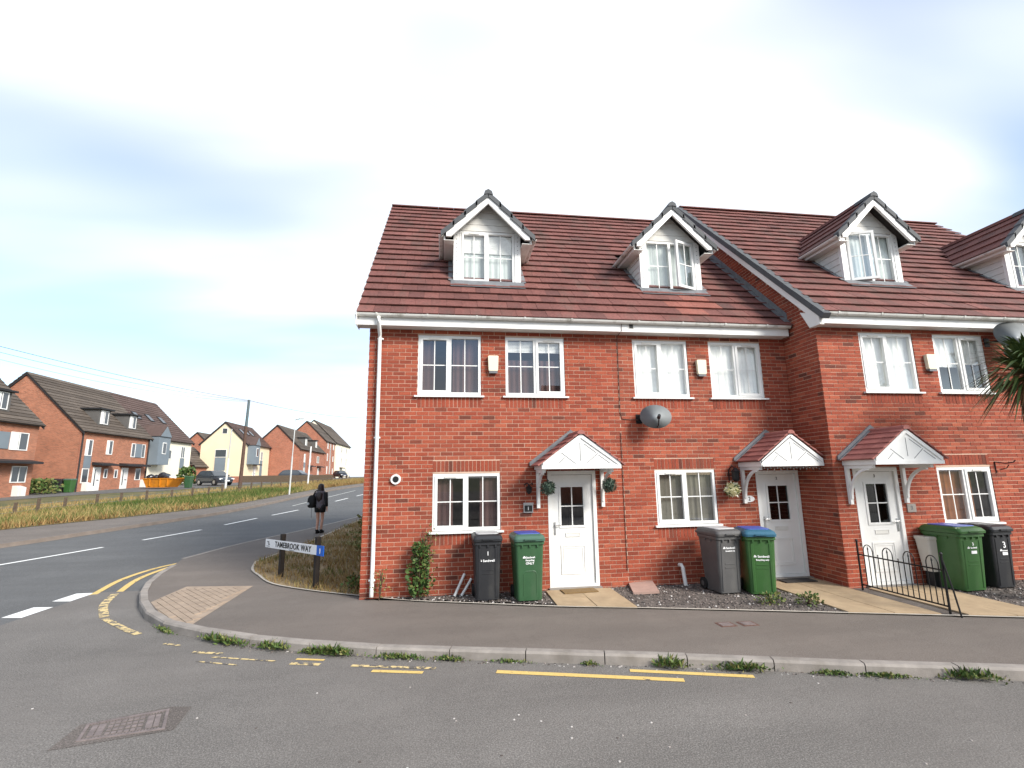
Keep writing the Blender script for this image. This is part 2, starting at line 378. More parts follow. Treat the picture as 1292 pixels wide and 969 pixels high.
# ------------------------------------------------------------------ ground, roads, pavements
sheet('ground', [(-900, -400), (900, -400), (900, 900), (-900, 900)], -.25, 'far_land')
KERB = smoothline([(-5.0, 4.1), (-4.78, 2.9), (-4.35, 1.7), (-3.55, .25), (-2.74, -.75), (-2.0, -1.30), (-1.0, -1.88), (.48, -2.48), (1.82, -2.85), (2.74, -3.1), (4.51, -3.6), (6.23, -4.12), (7.42, -4.44), (12, -5.75), (30, -10.8)], 5)
EDGE = smoothline([(-5.13, 4.92), (-4.55, 7.16), (-3.3, 10.12), (-2.2, 13.4), (-1.0, 17.5), (1, 24), (4, 34)], 4)
FARK = smoothline([(-24, -24), (-18, -6), (-14.6, 2), (-11.93, 8.41), (-11.17, 10.57), (-10.1, 13.77), (-8.95, 18.06), (-8.0, 27.7), (-6.6, 41), (-3.5, 60), (4, 90)], 4)
FARP = smoothline([(-28, -22), (-21.6, -4), (-17.6, 5), (-14.66, 11.9), (-13.1, 14.4), (-11.8, 16.7), (-10.2, 20.6), (-9.1, 31), (-7.9, 42), (-5, 60), (2.5, 90)], 4)
sheet('main_road', FARK + [(14, 90), (9, 50), (5, 34), (2, 24), (0, 17.5), (-1.2, 13.4), (-2.3, 10), (-3.6, 7), (-4.2, 4.9), (-4.2, 1.6), (-4.9, -1), (-4.9, -24)], -.116, 'tarmac_main')
sheet('side_road', [(-5.34, -16), (40, -16), (40, 1.2), (-3.6, 1.2), (-4.4, 2.1), (-5.34, 2.1)], -.108, 'tarmac_side')
pav = sheet('pavement', offset_line(KERB, .06) + [(30, 1.9), (.5, 1.9), (.5, 16), (6, 34)] + EDGE[::-1], 0, 'tarmac_path')
strip('dropped_kerb', EDGE, -.07, .05, .006, 'concrete', pav)
strip('kerb_face', EDGE, -.07, -.069, .004, 'concrete', pav)
# kerb stones, each one laid along the curve
ks = resample(KERB, .915); kerbstone_i = 0
for a, b_ in zip(ks, ks[1:]):
    if a[0] > 14: break
    a_, b2 = Vector((*a, 0)), Vector((*b_, 0)); d = (b2-a_); Ln = d.length; d.normalize(); nrm = Vector((-d.y, d.x, 0))
    mb = MB(); g = .006; h = .008 + random.uniform(-.004, .004); z0, z1 = -.2, h
    prof = [(0, z0), (0, z1-.025), (.018, z1), (.125, z1), (.125, z0)]
    A, B = a_+d*g, b2-d*g; n_ = len(prof)
    za, zb = th(a[1]), th(b_[1])
    vs = [A+nrm*p_+Vector((0, 0, q+za)) for p_, q in prof]+[B+nrm*p_+Vector((0, 0, q+zb)) for p_, q in prof]
    mb.add(vs, [tuple(range(n_)), tuple(range(2*n_-1, n_-1, -1))]+[(i, n_+i, n_+(i+1) % n_, (i+1) % n_) for i in range(n_)])
    mb.build('kerb_stone', 'concrete', pav)
fk = resample([q for q in FARK if -4 < q[1] < 62], 1.0)
fpav = sheet('pavement', FARK + FARP[::-1], 0, 'tarmac_path'); fpav.name = 'pavement_far'
strip('kerb_edge', FARK, -.02, .09, .006, 'rust_concrete', fpav); strip('kerb_face', FARK, -.021, -.02, -.0, 'concrete', fpav)
mb = MB()
for a, b_ in zip(FARK, FARK[1:]):
    mb.add([(a[0]+.02, a[1], th(a[1])-.12), (b_[0]+.02, b_[1], th(b_[1])-.12), (b_[0]+.02, b_[1], th(b_[1])+.006), (a[0]+.02, a[1], th(a[1])+.006)], [(0, 1, 2, 3)])
mb.build('kerb_riser', 'rust_concrete', fpav)
sheet('verge', FARP + [(60, 90), (60, 300), (-120, 300), (-120, -30)], .012, 'grass_ground')
sheet('lane', [(-40, 22), (-26.6, 24), (-25.6, 29.5), (-24.4, 31.5), (-21.4, 35.2), (-20.2, 44), (-19.0, 56), (-16.5, 75), (-15, 100), (-14, 135), (-27, 135), (-27.4, 60), (-40, 56)], .03, 'tarmac_lane')
INN = smoothline([(-3.1, 4.15), (-2.85, 3.2), (-2.46, 2.5), (-1.88, 1.6), (-.96, .84), (0, .24), (.91, -.28), (1.95, -.66), (3.18, -1.1), (4.49, -1.45), (7.21, -2.25), (9.48, -2.93), (14, -4.25)], 4)
gp = [q for q in INN if q[0] < -.02]+[(-.02, .24), (-.02, 16), (-1.0, 16), (-1.98, 11.75), (-2.66, 6.44)]
grs = sheet('grass_patch', gp, .012, 'dry_ground')
grav = sheet('gravel_bed', [q for q in INN if q[0] > .0]+[(14, 0), (0, .02)], .009, 'gravel_base')
strip('edging_strip', INN, -.03, .02, .02, 'edging', grs)
strip('edging_strip', [(-3.1, 4.15), (-2.95, 5.0), (-2.66, 6.44), (-1.98, 11.75), (-1.0, 16)], -.05, .03, .016, 'edging', grs)
# tactile block paving at the corner, its blocks laid one by one
tb = [(-3.55, .53), (-2.82, -.53), (-2.17, -1.07), (-2.25, 1.55), (-3.55, 1.75)]
plain('tact', (.33, .255, .19), .9, .2, 5, .3, 70); tact = sheet('tactile_paving', tb, .004, 'tact')
def inpoly(x, y, P):
    c = False; j = len(P)-1
    for i in range(len(P)):
        if (P[i][1] > y) != (P[j][1] > y) and x < (P[j][0]-P[i][0])*(y-P[i][1])/(P[j][1]-P[i][1])+P[i][0]: c = not c
        j = i
    return c
mb = MB(); u_ = Vector((.62, -.78, 0)); w_ = Vector((.78, .62, 0))
for i in range(-30, 30):
    for j in range(-30, 30):
        c = Vector((-2.9, .4, 0))+u_*(i*.205+(j % 2)*.1)+w_*(j*.105)
        if all(inpoly(*(c+u_*a*.1+w_*b_*.05).xy, tb) for a in (-1, 1) for b_ in (-1, 1)):
            mb.obox(c-u_*.098-w_*.048+Vector((0, 0, .0)), u_*.196, w_*.096, (0, 0, .012+random.uniform(0, .003)))
mb.build('block', 'tact', tact, 'stuff')
# road paint
def mark(name, quad, mat, z, label=None):
    return MB().add([(x, y, z(y) if callable(z) else z) for x, y in quad], [(0, 1, 2, 3)]).build(name, mat, None, 'structure')
mz = lambda y: th(y)-.109
def dash(a, b_, w, mat='paint_white'):
    a, b_ = np.array(a), np.array(b_); d = (b_-a)/np.linalg.norm(b_-a); n_ = np.array((-d[1], d[0]))*w/2
    for p_, q in zip(resample([a, b_], 1.0), resample([a, b_], 1.0)[1:]):
        p_, q = np.array(p_), np.array(q)
        mark('road_marking', [p_-n_, q-n_, q+n_, p_+n_], mat, mz)
dash((-11.2, 2.0), (-10.6, 3.4), .11)
for a, b_ in [((-9.85, 5.3), (-8.81, 7.95)), ((-8.38, 9.19), (-7.56, 11.38)), ((-7.28, 12.7), (-6.78, 14.8)), ((-6.5, 15.9), (-5.92, 18.1)), ((-5.6, 19.8), (-5.3, 21.6)), ((-5.1, 23.0), (-4.75, 25.2)), ((-4.5, 27), (-4.1, 29.5)), ((-3.7, 32), (-3.2, 35)), ((-2.8, 38), (-2.2, 42))]:
    dash(a, b_, .13)
dash((-6.9, 20.5), (-5.6, 33), .1, 'paint_white_worn')
for y0 in (-6.9, -5.6, -4.3, -3.0, -1.8, .42, 1.5):
    mark('road_marking', [(-5.72, y0), (-5.38, y0-.06), (-5.38, y0+.62), (-5.72, y0+.66)], 'paint_white', -.1125)
YEL = smoothline([(-5.3, 1.9), (-5.56, 3.2), (-5.5, 4.3), (-5.2, 5.05)], 4)
YEL2 = smoothline([(-4.92, 2.05), (-5.22, 3.2), (-5.24, 4.2), (-5.1, 4.95)], 4)
def pstrip(pts, w, mat, z=None):
    a, b_ = offset_line(pts, -w/2), offset_line(pts, w/2); mb = MB(); zf = z or mz
    for i in range(len(pts)-1): mb.add([(x, y, zf(y)) for x, y in (a[i], a[i+1], b_[i+1], b_[i])], [(0, 1, 2, 3)])
    mb.build('yellow_line', mat, None, 'structure')
pstrip(YEL, .12, 'paint_yellow'); pstrip(YEL2, .12, 'paint_yellow')
sz = lambda y: -.1035
def along(k0, k1, d): return offset_line([q for q in KERB if k0 < q[0] < k1], d)
pstrip(smoothline([(-4.9, 1.9), (-4.55, 1.0), (-4.0, .1)], 4), .13, 'paint_yellow_worn', sz)
pstrip(smoothline([(-3.93, .0), (-3.2, -.72), (-2.9, -.98)], 4), .10, 'paint_yellow_worn', sz)
for a, b_, w, mt in [((2.02, -3.24), (3.97, -3.82), .09, 'paint_yellow'), ((3.5, -3.47), (4.75, -3.86), .08, 'paint_yellow'), ((.36, -2.76), (1.34, -3.02), .06, 'paint_yellow_worn'), ((.62, -2.97), (1.2, -3.12), .07, 'paint_yellow'), ((-.35, -2.42), (.0, -2.52), .05, 'paint_yellow'), ((-.38, -2.56), (-.02, -2.66), .07, 'paint_yellow_worn'), ((-1.42, -2.16), (-.58, -2.45), .035, 'paint_yellow_worn'), ((-1.55, -2.28), (-1.0, -2.5), .03, 'paint_yellow_worn'), ((-1.75, -1.92), (-1.35, -2.05), .06, 'paint_yellow_worn'), ((-2.3, -1.5), (-2.05, -1.62), .05, 'paint_yellow_worn')]:
    pstrip(resample([a, b_], .3), w, mt, sz)
# two broken-out iron chamber covers in the pavement and one in the road
for i, (cx_, cy_) in enumerate([(5.29, -2.44), (5.6, -2.46)]):
    t_ = thing('chamber_cover', ['small rusty square cover in pavement, left of the pair', 'small rusty square cover in pavement, right of the pair'][i], 'cover', (cx_, cy_, 0), 'small pavement covers')
    MB().box(cx_-.115, cx_+.115, cy_-.1, cy_+.1, -.02, .004).build('frame', 'rust', t_)
    MB().box(cx_-.085, cx_+.085, cy_-.07, cy_+.07, -.02, .008).build('lid', 'iron', t_)
mc = np.array([(-1.66, -4.13), (-1.78, -3.80), (-1.19, -3.60), (-1.02, -4.02)])
sheet('tarmac_patch', [(-1.80, -4.24), (-1.84, -3.80), (-1.20, -3.55), (-1.0, -3.58), (-.94, -4.04)], -.1045, 'tarmac_patch')
mh = thing('manhole_cover', 'oblong worn iron manhole cover set in the road tarmac', 'manhole cover', (-1.4, -3.9, -.11))
def bil(u, v): return (1-u)*(1-v)*mc[0]+(1-u)*v*mc[1]+u*v*mc[2]+u*(1-v)*mc[3]
def mq(u0, u1, v0, v1, z0, z1, name, mat):
    q = [bil(u0, v0), bil(u1, v0), bil(u1, v1), bil(u0, v1)]; mb = MB()
    mb.add([(x, y, z0) for x, y in q]+[(x, y, z1) for x, y in q], [(0, 3, 2, 1), (4, 5, 6, 7), (0, 1, 5, 4), (1, 2, 6, 5), (2, 3, 7, 6), (3, 0, 4, 7)])
    return mb.build(name, mat, mh)
for u0, u1, v0, v1 in [(0, 1, 0, .07), (0, 1, .93, 1), (0, .04, .07, .93), (.96, 1, .07, .93)]: mq(u0, u1, v0, v1, -.12, -.099, 'frame', 'iron')
mq(.045, .955, .075, .925, -.13, -.106, 'lid', 'lid_iron')
for u0, u1 in ((.09, .155), (.845, .91)): mq(u0, u1, .2, .8, -.107, -.100, 'lifting_bar', 'iron')
for u0, u1 in ((.17, .25), (.75, .83)): mq(u0, u1, .18, .82, -.107, -.102, 'raised_panel', 'iron')
for i in range(6):
    for j in range(4):
        mq(.29+i*.073, .345+i*.073, .16+j*.19, .27+j*.19, -.107, -.1005, 'stud', 'iron')
for i in range(24):
    for v0 in (.075, .875): mq(.055+i*.037, .075+i*.037, v0, v0+.05, -.107, -.1005, 'tooth', 'iron')

# ------------------------------------------------------------------ brickwork
C = .075; B = .225
VAR = {}
def brick_mesh(w, k):
    key = (round(w, 3), k)
    if key not in VAR:
        mb = MB(); mb.add([(0, 0, 0), (w, 0, 0), (w, 0, .065), (0, 0, .065), (0, .03, 0), (w, .03, 0), (w, .03, .065), (0, .03, .065)], [(0, 1, 2, 3), (0, 4, 5, 1), (1, 5, 6, 2), (2, 6, 7, 3), (3, 7, 4, 0)], min(.999, max(.0, (k+.5)/10)))
        me = mb.mesh('brick'); me.materials.append(MATS['brick']); VAR[key] = me
    return VAR[key]
def rt_tint():
    x = random.random()
    return random.uniform(0, .25) if x < .055 else random.uniform(.25, .9) if x < .95 else random.uniform(.9, 1)
def cells(x0, x1, z0, z1, openings):
    xs = sorted({x0, x1, *[o[0] for o in openings], *[o[1] for o in openings]}); zs = sorted({z0, z1, *[o[2] for o in openings], *[o[3] for o in openings]})
    xs = [x for x in xs if x0 <= x <= x1]; zs = [z for z in zs if z0 <= z <= z1]
    for i in range(len(xs)-1):
        run = None
        for j in range(len(zs)-1):
            cxm, czm = (xs[i]+xs[i+1])/2, (zs[j]+zs[j+1])/2
            hole = any(o[0] < cxm < o[1] and o[2] < czm < o[3] for o in openings)
            if not hole: run = (run[0], zs[j+1]) if run else (zs[j], zs[j+1])
            if (hole or j == len(zs)-2) and run: yield xs[i], xs[i+1], run[0], run[1]; run = None
def front_wall(house, x0, x1, Y, ztop, openings, soldiers, n_single=300, xend=None):
    mb = MB()
    for a, b_, c, d in cells(x0, x1, -.2, ztop, openings): mb.box(a+(.006 if a in (0, 8.55) else 0), b_, Y+.005, Y+.1, c, d)
    wall = mb.build('wall', 'mortar', house)
    pieces = []
    blocked = openings+[(s[0], s[1], s[2], s[2]+.2) for s in soldiers]
    row = -1
    z = -.045
    while z+.065 < ztop:
        off = .5 if round((z-3.255)/C) % 2 == 0 else 0
        segs = []; k = math.floor(x0/B)-1
        while (k+off)*B < x1:
            a, b_ = max((k+off)*B, x0-.005), min((k+off+1)*B, x1+.005); k += 1
            if b_-a < .03: continue
            parts = [(a, b_)]
            for o in blocked:
                if o[2] < z+.04 < o[3]:
                    nw = []
                    for p_, q in parts:
                        if q <= o[0] or p_ >= o[1]: nw.append((p_, q))
                        else:
                            if o[0]-p_ > .012: nw.append((p_, o[0]+.005))
                            if q-o[1] > .012: nw.append((o[1]-.005, q))
                    parts = nw
            for p_, q in parts: segs.append((p_+.005, q-.005))
        for p_, q in segs: pieces.append((p_, z+.005, q-p_))
        z += C
    rest = MB(); cand = []
    cp = np.array(cam.location)
    full = [q for q in pieces if abs(q[2]-.215) < .002]
    full.sort(key=lambda q: (q[0]-1.39)**2+(Y+9.25)**2+(q[1]-2.07)**2)
    single = set(full[:n_single]); w = WL[house.name]
    for q in pieces:
        x, zz_, ln = q; dy = random.uniform(-.0025, .0015); tn = rt_tint()
        if q in single:
            o = bpy.data.objects.new('brick', brick_mesh(.215, int(tn*9.99))); COL.objects.link(o); o.parent = wall
            o.location = (x-w[0], Y+dy-w[1], zz_-w[2])
        else:
            rest.add([(x, Y+dy, zz_), (x+ln, Y+dy, zz_), (x+ln, Y+dy, zz_+.065), (x, Y+dy, zz_+.065), (x, Y+.03, zz_), (x+ln, Y+.03, zz_), (x+ln, Y+.03, zz_+.065), (x, Y+.03, zz_+.065)], [(0, 1, 2, 3), (0, 4, 5, 1), (1, 5, 6, 2), (2, 6, 7, 3), (3, 7, 4, 0)], tn)
    for sx0, sx1, sz0 in soldiers:
        n_ = round((sx1-sx0)/C)
        for i in range(n_):
            a = sx0+i*(sx1-sx0)/n_+.005; b_ = sx0+(i+1)*(sx1-sx0)/n_-.005; dy = random.uniform(-.003, .0015)
            rest.box(a, b_, Y+dy, Y+.03, sz0+.003, sz0+.198, rt_tint()*.72)
    rest.build('brickwork', 'brick', wall, 'stuff')
    return wall
def side_wall(house, X, sgn, y0, y1, ztop, name='gable_wall', zfun=None, ph=0):
    # wall whose face looks along sgn*X ; zfun(y) gives a sloping top
    mb = MB(); a = X-sgn*.005; b_ = X-sgn*.1
    if zfun is None: mb.box(min(a, b_), max(a, b_), y0, y1, -.2, ztop)
    else:
        ym = (y0+y1)/2; ys = [y0+(y1-y0)*i/40 for i in range(41)]
        for p_, q in zip(ys, ys[1:]):
            mb.prism([(p_, -.2), (q, -.2), (q, zfun(q)-.06), (p_, zfun(p_)-.06)], 'x', min(a, b_), max(a, b_))
    wall = mb.build(name, 'mortar', house); rest = MB(); z = -.045
    while True:
        off = 0 if round((z-3.255)/C) % 2 == 0 else .5
        if z > (ztop if zfun is None else max(zfun(y) for y in np.linspace(y0, y1, 30))): break
        k = -1
        while y0+(k+off)*B < y1:
            p_, q = max(y0+(k+off)*B, y0-.005)+.005, min(y0+(k+off+1)*B, y1+.005)-.005; k += 1
            if q-p_ < .02: continue
            if zfun is not None:
                if z+.07 > min(zfun(p_), zfun(q)): continue
            elif z+.065 > ztop: continue
            dx = sgn*random.uniform(-.0015, .0025); xa, xb = X+dx, X-sgn*.03
            rest.box(min(xa, xb), max(xa, xb), p_, q, z+.005, z+.07, rt_tint())
        z += C
    rest.build('brickwork', 'brick', wall, 'stuff'); return wall

# ------------------------------------------------------------------ windows, doors
def curtain(mb, x0, x1, y, z0, z1, amp=.006, wl=.11):
    n_ = max(4, int((x1-x0)/.02)); pts = []
    for i in range(n_+1):
        x = x0+(x1-x0)*i/n_; pts.append((x, y+amp*math.sin(2*math.pi*x/wl+.7*math.sin(x*7))))
    for i in range(n_):
        (a, ya), (b_, yb) = pts[i], pts[i+1]
        mb.add([(a, ya, z0), (b_, yb, z0), (b_, yb, z1), (a, ya, z1)], [(0, 1, 2, 3)], .5+.4*math.sin(2*math.pi*(a+b_)/2/wl))  # tint follows the fold wave, so fold shading sits in the colour
def bars(mb, x0, x1, z0, z1, y, nx=2, nz_=2, w=.018, mid=.5):
    for i in range(1, nx):
        x = x0+(x1-x0)*i/nx; mb.box(x-w/2, x+w/2, y-.004, y+.004, z0, z1)
    for j in range(1, nz_):
        z = z0+(z1-z0)*(mid if nz_ == 2 else j/nz_); mb.box(x0, x1, y-.0035, y+.0035, z-w/2, z+w/2)
def frame(mb, x0, x1, z0, z1, y0, y1, w):
    mb.box(x0, x1, y0, y1, z0, z0+w); mb.box(x0, x1, y0, y1, z1-w, z1); mb.box(x0, x0+w, y0, y1, z0+w, z1-w); mb.box(x1-w, x1, y0, y1, z0+w, z1-w)
def window(house, x0, x1, z0, z1, Y, sash='l', cur=None, blind=0, nbars=2, opened=False, sill=True, vent=True, glass='glass', split=.5, flat=False):
    # z0 is the underside of the sill
    zs = z0+.045 if sill else z0
    m = MB(); frame(m, x0+.004, x1-.004, zs+.002, z1-.004, Y+.012, Y+.082, .05)
    xm = x0+(x1-x0)*split; m.box(xm-.03, xm+.03, Y+.014, Y+.080, zs+.052, z1-.054)
    w = m.build('window_frame' if flat else 'window', 'upvc', house)
    if flat: w = house
    for side, a, b_ in (('l', x0+.054, xm-.03), ('r', xm+.03, x1-.054)):
        za, zb = zs+.052, z1-.054; y = Y+.045
        if side == sash or sash == 'b':
            if opened and side == sash:
                s_ = MB(); frame(s_, 0, b_-a+.03, za-.014, zb+.012, -.02, .03, .055)
                g_ = MB(); g_.box(.055, b_-a-.025, .002, .008, za+.04, zb-.04); bb = MB(); bars(bb, .055, b_-a-.025, za+.04, zb-.04, -.006, nbars)
                ang = R(-24 if side == 'r' else 24)*(-1 if side == 'r' else -1)
                hx = b_+.015 if side == 'r' else a-.015
                W_ = WL[house.name]
                so_ = []
                for nm, mm, mt in (('sash', s_, 'upvc'), ('pane', g_, glass), ('glazing_bars', bb, 'upvc')):
                    me = mm.mesh(nm); me.materials.append(MATS[mt])
                    if side == 'r':
                        for v in me.vertices: v.co.x = v.co.x-(b_-a+.03)
                    o = link(nm, me, w); o.location = (hx-W_[0], Y+.01-W_[1], -W_[2]); o.rotation_euler = (0, 0, R(22) if side == 'r' else R(-22))
                if cur: pass
                continue
            s_ = MB(); frame(s_, a-.014, b_+.014, za-.014, zb+.014, Y+.0, Y+.06, .05); s_.build('sash', 'upvc', w)
            if vent: MB().box((a+b_)/2-.11, (a+b_)/2+.11, Y-.014, Y-.001, zb-.022, zb+.006).build('trickle_vent', 'cladding', w)
            a += .037; b_ -= .037; za += .037; zb -= .037
        MB().add([(a-.003, y, za-.003), (b_+.003, y, za-.003), (b_+.003, y, zb+.003), (a-.003, y, zb+.003)], [(0, 1, 2, 3)]).build('pane', glass, w)
        bb = MB(); bars(bb, a, b_, za, zb, y-.008, nbars); bb.build('glazing_bars', 'upvc', w)
    if sill: MB().prism([(Y-.055, z0), (Y-.055, z0+.03), (Y+.09, z0+.0445), (Y+.09, z0)], 'x', x0-.055, x1+.055).build('sill', 'upvc', w)
    if cur:
        cm = MB()
        for a, b_, mt, za, zb in cur:
            cm = MB(); curtain(cm, x0+(x1-x0)*a, x0+(x1-x0)*b_, Y+.115, zs+(z1-zs)*za, zs+(z1-zs)*zb); cm.build('curtain', mt, w)
    if blind:
        cm = MB(); n_ = int(blind*(z1-zs)/.028)
        for i in range(n_): cm.box(x0+.06, x1-.06, Y+.086, Y+.098, z1-.07-i*.028-.02, z1-.07-i*.028, .5+.3*(i % 2))
        cm.build('blind', 'curtain_white', w)
    return w
def door(house, x0, x1, z0, z1, Y, hinge='r', glass='glass'):
    m = MB(); m.box(x0+.004, x0+.07, Y-.004, Y+.09, z0, z1-.004); m.box(x1-.07, x1-.004, Y-.004, Y+.09, z0, z1-.004); m.box(x0+.07, x1-.07, Y-.004, Y+.09, z1-.074, z1-.004); m.box(x0+.07, x1-.07, Y-.002, Y+.09, z0, z0+.05)
    d = m.build('door', 'upvc', house)
    a, b_ = x0+.075, x1-.075; za, zb = z0+.054, z1-.08; y = Y+.03; w = b_-a
    ga, gb, gz0, gz1 = a+w*.22, b_-w*.22, za+1.02, zb-.22
    lf = MB()
    lf.box(a, ga, y, y+.045, za, zb); lf.box(gb, b_, y, y+.045, za, zb); lf.box(ga, gb, y, y+.045, za, gz0); lf.box(ga, gb, y, y+.045, gz1, zb)
    lf.build('door_leaf', 'upvc', d)
    mo = MB(); frame(mo, ga-.035, gb+.035, gz0-.035, gz1+.035, y-.014, y-.001, .04)
    mo.build('moulding', 'upvc', d)
    mo = MB(); frame(mo, ga-.015, gb+.015, za+.16, za+.68, y-.012, y-.001, .03); frame(mo, ga+.03, gb-.03, za+.205, za+.635, y-.008, y-.0005, .02); mo.build('moulding', 'upvc', d)
    MB().box(ga-.004, gb+.004, y+.02, y+.026, gz0-.004, gz1+.004).build('pane', glass, d)
    bb = MB(); bars(bb, ga, gb, gz0, gz1, y+.012, 2, 2, .02); bb.build('glazing_bars', 'upvc', d)
    lp = MB(); frame(lp, (ga+gb)/2-.14, (ga+gb)/2+.14, gz0-.2, gz0-.125, y-.012, y-.001, .012); lp.box((ga+gb)/2-.127, (ga+gb)/2+.127, y-.008, y-.0015, gz0-.187, gz0-.138); lp.build('letter_box', 'cladding', d)
    hx = a+.05 if hinge == 'r' else b_-.05; s_ = 1 if hinge == 'r' else -1
    h = MB(); h.box(hx-.018, hx+.018, y-.01, y, za+.86, za+1.09); h.tube([(hx, y-.005, za+1.04), (hx, y-.05, za+1.04), (hx+s_*.11, y-.055, za+1.04)], .011, 6); h.build('handle', 'steel', d)
    MB().box(x0-.02, x1+.02, Y-.09, Y+.02, z0-.035, z0-.002).build('threshold', 'concrete', d)
    return d
def canopy(house, cx, hw, Y, label=None, clip=None):
    # gabled open porch canopy on brackets ; Y is the wall plane
    yf = Y-.72; k = .75; ze = 2.20
    def rz(x): return ze+.60-abs(x-cx)*k     # underside line of tiles
    x0, x1 = cx-hw, cx+hw; xr = min(x1, clip) if clip else x1
    m = MB(); m.prism([(x0, 2.16), (xr, 2.16), (xr, 2.255), (cx, ze+.57), (x0, 2.255)], 'y', yf, yf+.03)
    c = m.build('porch_canopy', 'upvc', house)
    mo = MB()
    for s_ in (-1, 1):   # barge trim and the sunray fillets
        a, b_ = Vector((cx, yf-.018, ze+.50)), Vector((cx+s_*(hw-.02), yf-.018, 2.255-.05))
        if clip and s_ > 0: b_ = a+(b_-a)*((xr-.01-cx)/(hw-.02))
        mo.obox(a, b_-a, (0, .017, 0), (0, 0, .075))
    mo.box(x0+.001, xr-.001, yf-.0165, yf-.0005, 2.162, 2.225); mo.build('bargeboard', 'upvc', c)
    fi = MB()     # dark strips painting the shade in open joints of the sunray boarding
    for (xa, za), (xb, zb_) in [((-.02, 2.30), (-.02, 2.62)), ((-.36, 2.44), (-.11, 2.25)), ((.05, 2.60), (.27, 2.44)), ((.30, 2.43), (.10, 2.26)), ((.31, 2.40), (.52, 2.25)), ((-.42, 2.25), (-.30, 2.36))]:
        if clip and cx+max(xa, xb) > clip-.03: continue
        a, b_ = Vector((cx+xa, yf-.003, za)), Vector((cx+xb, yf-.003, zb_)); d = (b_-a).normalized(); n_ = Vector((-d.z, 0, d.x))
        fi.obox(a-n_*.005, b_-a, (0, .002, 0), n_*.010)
    fi.build('joint_shade', 'lead', c)
    MB().box(x0, x0+.03, yf+.031, Y-.005, 2.16, 2.25).build('side_fascia', 'upvc', c)
    if not clip: MB().box(x1-.03, x1, yf+.031, Y-.005, 2.16, 2.25).build('side_fascia', 'upvc', c)
    MB().box(x0+.031, xr-.031, yf+.031, Y-.006, 2.172, 2.19).build('ceiling_board', 'upvc', c)
    # tiles : 6 courses a side, 3 tiles along the depth
    for s_ in (-1, 1):
        ln = math.hypot(hw+.06, (hw+.06)*k); g = ln/6
        dn = Vector((s_, 0, -k)).normalized(); nn = Vector((s_*k, 0, 1)).normalized()
        ap = Vector((cx, 0, ze+.60))
        for i in range(6):
            for j in range(3):
                ya, yb = yf-.04+j*(.76/3)+.002, yf-.04+(j+1)*(.76/3)-.002
                p0 = ap+dn*(i*g-.02); p1 = ap+dn*((i+1)*g)
                if clip and max(p0.x, p1.x) > clip: continue
                mb = MB(); lo = nn*.012; hi = nn*.030
                vs = [p0, p1, p1+hi, p0+lo]
                mb.add([(q.x, ya, q.z) for q in vs]+[(q.x, yb, q.z) for q in vs], [(0, 1, 2, 3), (7, 6, 5, 4), (0, 4, 5, 1), (1, 5, 6, 2), (2, 6, 7, 3), (3, 7, 4, 0)], random.random())
                mb.build('tile', 'porch_tile', c)
    rg = []
    for y in (yf-.05, Y-.03): rg.append([(cx+.07*math.cos(a), y, ze+.585+.055*math.sin(a)) for a in np.linspace(-.3, math.pi+.3, 9)])
    MB().rings(rg).build('ridge_tile', 'porch_tile', c)
    fl = MB()
    for s_ in (-1, 1):
        a = Vector((cx, Y-.035, ze+.645)); e_ = hw+.09
        if clip and s_ > 0: e_ = clip-cx-.002
        b_ = Vector((cx+s_*e_, Y-.035, ze+.645-e_*k)); fl.obox(a, b_-a, (0, .033, 0), (0, 0, .065))
        fl.obox(a+Vector((0, -.045, -.012)), b_-a, (0, .045, 0), (0, 0, .018))
    fl.build('flashing', 'lead', c)
    for s_ in (-1, 1):
        bx = x0+.06 if s_ < 0 else x1-.14
        if clip and s_ > 0: continue
        br = MB(); br.box(bx-.03, bx+.03, Y-.06, Y-.004, 1.46, 2.158); br.box(bx-.03, bx+.03, Y-.62, Y-.06, 2.10, 2.158)
        pts = []
        for i in range(11):
            a = i/10*math.pi/2; pts.append((bx, Y-.06-.46*(1-math.cos(a)), 1.56+.53*math.sin(a)))
        for p_, q in zip(pts, pts[1:]):
            d = Vector(q)-Vector(p_); n_ = Vector((0, -d.z, d.y)).normalized()*.022
            br.obox(Vector(p_)-n_+Vector((-.022, 0, 0)), d, n_*2, (.044, 0, 0))
        br.build('bracket', 'upvc', c)
    return c
